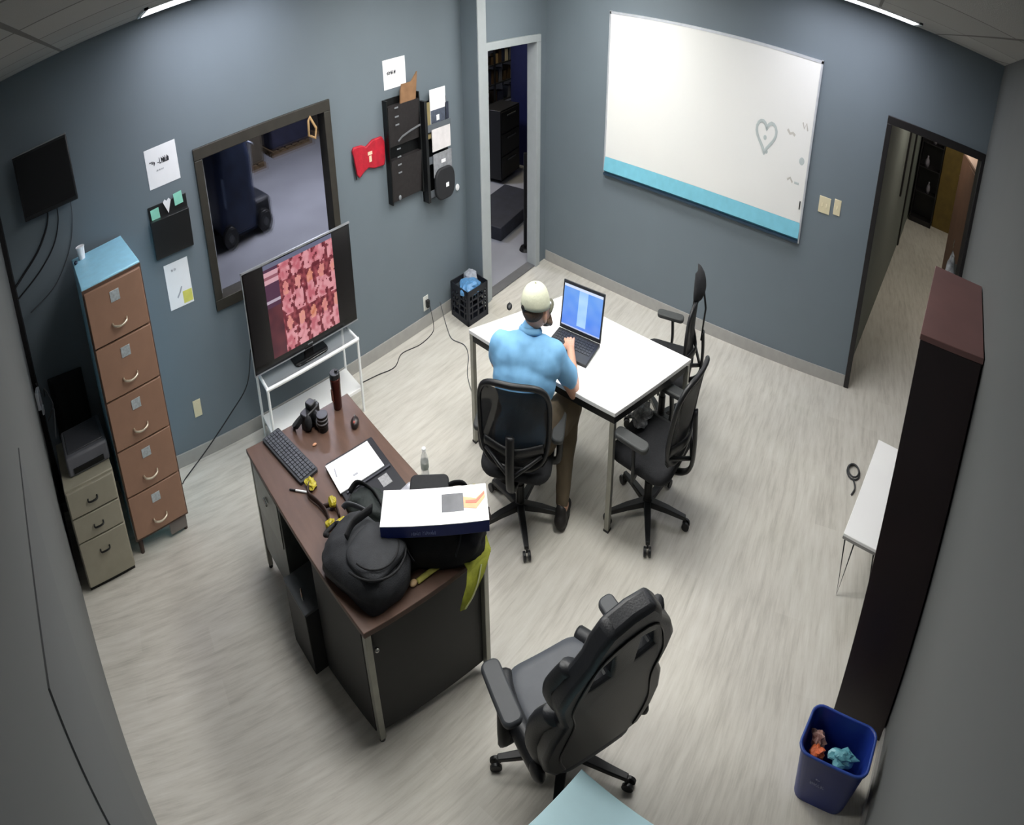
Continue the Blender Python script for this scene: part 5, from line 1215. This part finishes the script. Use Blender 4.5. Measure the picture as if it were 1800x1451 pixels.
t_ = thing('storage_cabinet', 'tall brown wooden cabinet on the right side of the hall beyond the bookcase', 'cabinet', (6.15, -1.85, 0), math.radians(-3))
q = MB(); q.b2((0.03, -0.14, 0.0), (1.35, 0.14, 1.78)); q.build('carcass', mat('brown_veneer', '#6e5040', 0.5, var=0.15, scale=5), t_, bev=0.003)
q = MB(); q.b2((0.0, -0.14, 0.0), (0.03, 0.14, 1.78)); q.build('black_end', BLACKF, t_)
q = MB(); q.b2((-0.005, -0.145, 1.78), (1.355, 0.145, 1.80)); q.build('top', mat('pale_brown_top', '#b09280', 0.5), t_)
q = MB(); q.b2((0.1, 0.14, 0.05), (0.7, 0.147, 1.75)); d_ = q.build('door', mat('brown_veneer', '#6e5040', 0.5), t_)
q = MB(); q.cyl((0.62, 0.16, 0.9), (0.62, 0.16, 1.0), 0.006); q.build('handle', CHROME, d_)
t_ = hthing('hanging_coat', 'pale grey coat hanging at the end of the hall beside the ochre door', 'coat', 6.5, -1.35, 1.1)
q = MB(); q.loft([[(0.05 * math.cos(a), wv * math.sin(a), z) for a in [2 * PI * j / 14 for j in range(14)]] for wv, z in ((0.16, 0.0), (0.15, 0.4), (0.14, 0.7), (0.06, 0.8))]); q.build('coat_body', mat('lavender_grey', '#8c8fa8', 0.8), t_, smooth=True)
q = MB(); q.tube([(0, 0, 0.8), (0, 0, 0.86), (0.02, 0, 0.89), (0.04, 0, 0.87)], 0.005); q.build('hook', CHROME, t_)
t_ = thing('patterned_sack', 'white and navy patterned sack standing at the right of the hall behind the bookcase', 'sack', (5.75, -1.50, 0))
crumple('sack_body', (0, 0, 0.56), 0.2, (0.6, 0.6, 2.6), mat('white_navy_pattern', '#b8bccb', 0.7, var=0.9, scale=9), None, None, 3.9, amp=0.3, parent=t_)

# ================================================================== WORKSHOP BEHIND THE INNER WINDOW AND THE LEFT DOORWAY
NAVY = mat('navy_machine', '#26324f', 0.5, var=0.3, scale=4)
t_ = thing('floor_scrubber', 'tall dark navy ride-on machine on the workshop floor behind the inner window', 'machine', (1.95, 8.35, 0), math.radians(5))
q = MB(); q.loft([[(x * sx, y * sy, z) for x, y in rrect(1, 1, 0.2)] for sx, sy, z in ((0.66, 0.9, 0.12), (0.72, 0.95, 0.3), (0.70, 0.95, 0.95), (0.62, 0.85, 1.25), (0.5, 0.8, 1.75))]); q.build('hood', NAVY, t_, bev=0.02)
q = MB(); q.b2((0.25, -0.42, 0.10), (0.62, 0.25, 0.42)); q.build('brush_deck', mat('machine_black', '#1b1f27', 0.5), t_, bev=0.05, seg=3)
for x, y in ((0.45, -0.45), (0.45, 0.3), (-0.25, -0.48), (-0.25, 0.45)):
    q = MB(); q.cyl((x, y - 0.05, 0.14), (x, y + 0.05, 0.14), 0.14, n=20); wl_ = q.build('wheel', BLKP, t_, bev=0.01)
    q = MB(); q.cyl((x, y - 0.055, 0.14), (x, y + 0.055, 0.14), 0.05, n=14); q.build('hub', GREYP, wl_)
q = MB(); q.cyl((0.34, -0.3, 0.45), (0.38, -0.3, 1.1), 0.02); q.cyl((0.40, -0.42, 1.1), (0.36, -0.18, 1.12), 0.015); q.build('control_handle', mat('pale_handle', '#b7bcc6', 0.4), t_)
q = MB(); q.b2((-0.28, -0.47, 0.5), (0.1, -0.46, 0.85)); q.build('side_panel', mat('machine_grey_blue', '#4a5876', 0.5), t_)
# pallets of goods at the far wall of the workshop
for k, (x, y, w_, d_, h_, cl, lab) in enumerate(((3.0, 11.6, 1.3, 0.9, 0.75, '#4a4338', 'brown loaded pallet at the far side of the workshop floor'), (4.6, 12.1, 1.2, 0.9, 0.55, '#22243a', 'dark blue loaded pallet beside the brown one in the workshop'), (5.9, 12.4, 1.0, 0.8, 0.9, '#2a2723', 'blackish loaded pallet furthest right in the workshop'), (1.2, 12.0, 1.6, 0.9, 1.2, '#3b352e', 'dull brown loaded pallet behind the navy machine'))):
    t_ = thing('loaded_pallet', lab, 'pallet', (x, y, 0))
    q = MB()
    for yy in (-0.4, 0, 0.4): q.b2((-w_ / 2, yy * d_ - 0.05, 0.0), (w_ / 2, yy * d_ + 0.05, 0.10))
    for i in range(6): q.b2((-w_ / 2 + i * w_ / 6, -d_ / 2, 0.10), (-w_ / 2 + i * w_ / 6 + w_ / 8, d_ / 2, 0.12))
    q.build('pallet_base', mat('pallet_wood', '#6d5a42', 0.8), t_)
    q = MB(); q.b2((-w_ / 2 + 0.03, -d_ / 2 + 0.03, 0.12), (w_ / 2 - 0.03, d_ / 2 - 0.03, h_)); q.build('load', mat('load_%d' % k, cl, 0.7, var=0.3, scale=5), t_, bev=0.03)
# seen through the left doorway
t_ = thing('floor_mat', 'dark rubber mat on the workshop floor just beyond the left doorway', 'mat', (5.45, 5.0, 0), math.radians(10))
q = MB(); q.b2((-0.65, -0.35, 0), (0.65, 0.40, 0.14)); q.build('mat_slab', mat('dark_rubber', '#252833', 0.6, var=0.3, scale=8), t_, bev=0.01)
t_['label'] = 'low dark platform on the workshop floor just beyond the left doorway'; t_['category'] = 'platform'; t_.name = 'low_platform'
t_ = thing('barrier_post', 'thin black post on a round foot inside the left doorway', 'post', (4.95, 4.13, 0))
q = MB(); q.cyl((0, 0, 0.02), (0, 0, 0.95), 0.025, n=12); q.build('pole', BLKM, t_)
q = MB(); q.cyl((0, 0, 0), (0, 0, 0.03), 0.09, 0.07, n=20); q.build('foot', BLKM, t_)
t_ = thing('tool_cabinet', 'black steel cabinet in front of the stocked rack beyond the left doorway', 'cabinet', (6.75, 6.15, 0), math.radians(10))
q = MB(); q.b2((-0.5, -0.22, 0.05), (0.18, 0.22, 0.92)); q.build('body', mat('black_steel', '#0f1012', 0.5), t_, bev=0.006)
for k in range(3):
    q = MB(); q.b2((-0.48, -0.235, 0.08 + k * 0.28), (0.16, -0.22, 0.34 + k * 0.28)); d_ = q.build('drawer', mat('black_steel', '#0f1012', 0.5), t_, bev=0.003)
    q = MB(); q.b2((-0.3, -0.25, 0.27 + k * 0.28), (0.0, -0.235, 0.285 + k * 0.28)); q.build('handle', GREYP, d_)
t_ = thing('blue_locker', 'narrow navy blue locker at the right of the stocked rack beyond the doorway', 'locker', (7.35, 6.2, 0), math.radians(10))
q = MB(); q.b2((-0.13, -0.2, 0), (0.16, 0.2, 1.9)); q.build('body', mat('locker_navy', '#161c46', 0.4), t_, bev=0.004)
q = MB(); q.b2((-0.12, -0.21, 0.05), (0.15, -0.2, 1.85)); d_ = q.build('door', mat('locker_navy', '#161c46', 0.4), t_)
q = MB(); q.b2((0.08, -0.225, 0.95), (0.10, -0.21, 1.1)); q.build('handle', GREYP, d_)
rk = thing('storage_rack', 'tall dark rack stocked with small cartons in the room beyond the left doorway', 'rack', (7.6, 7.1, 0), math.radians(8))
for x in (-1.2, -0.4, 0.4, 1.2):
    q = MB(); q.b2((x - 0.02, -0.2, 0), (x + 0.02, -0.16, 2.6)); q.b2((x - 0.02, 0.16, 0), (x + 0.02, 0.2, 2.6)); q.build('upright', mat('rack_steel', '#23262b', 0.5), rk)
for k in range(9):
    q = MB(); q.b2((-1.2, -0.2, 0.22 + k * 0.27), (1.2, 0.2, 0.235 + k * 0.27)); q.build('shelf', mat('rack_steel', '#23262b', 0.5), rk)
R = random.Random(5)
cols_ = [mat('carton_tan', '#b89f70', 0.7), mat('carton_cream', '#e0d8bc', 0.7), mat('carton_grey', '#6e7380', 0.6), mat('carton_navy', '#2e3550', 0.6), mat('carton_brown', '#54432f', 0.7)]
names_ = ['tan', 'cream', 'grey', 'navy', 'brown']
shelfn = ['lowest', 'second lowest', 'third lowest', 'fourth lowest', 'middle', 'fourth highest', 'third highest', 'second highest', 'top']
base_ = {}
ca, sa = math.cos(math.radians(8)), math.sin(math.radians(8))
for k in range(9):
    x = -1.15; used_ = {}
    while x < 1.05:
        ci = R.choice((0, 1, 2, 3, 4) if k > 3 else (2, 3, 4)); w_ = 0.11
        if R.random() < 0.86:
            cx = x + w_ / 2; cy = -0.1
            wx_, wy_, wz_ = 7.6 + cx * ca - cy * sa, 7.1 + cx * sa + cy * ca, 0.235 + k * 0.27
            used_[ci] = used_.get(ci, 0) + 1
            lab = '%s carton on the %s shelf of the stocked rack beyond the left doorway' % (names_[ci], shelfn[k])
            grp = '%s cartons on the %s rack shelf' % (names_[ci], shelfn[k])
            if ci not in base_:
                q = MB(); q.b2((-0.05, -0.07, 0), (0.05, 0.07, 0.17)); o_ = q.build('carton', cols_[ci], None, bev=0.003); base_[ci] = o_
                tag(o_, lab, 'carton', grp)
            else:
                o_ = base_[ci].copy(); COL.objects.link(o_); tag(o_, lab, 'carton', grp)
            o_.location = (wx_, wy_, wz_); o_.rotation_euler = (0, 0, math.radians(8)); o_.scale = (1, 1, R.choice((0.6, 0.8, 1.0, 1.15)))
        x += w_ + R.choice((0.005, 0.02, 0.05))
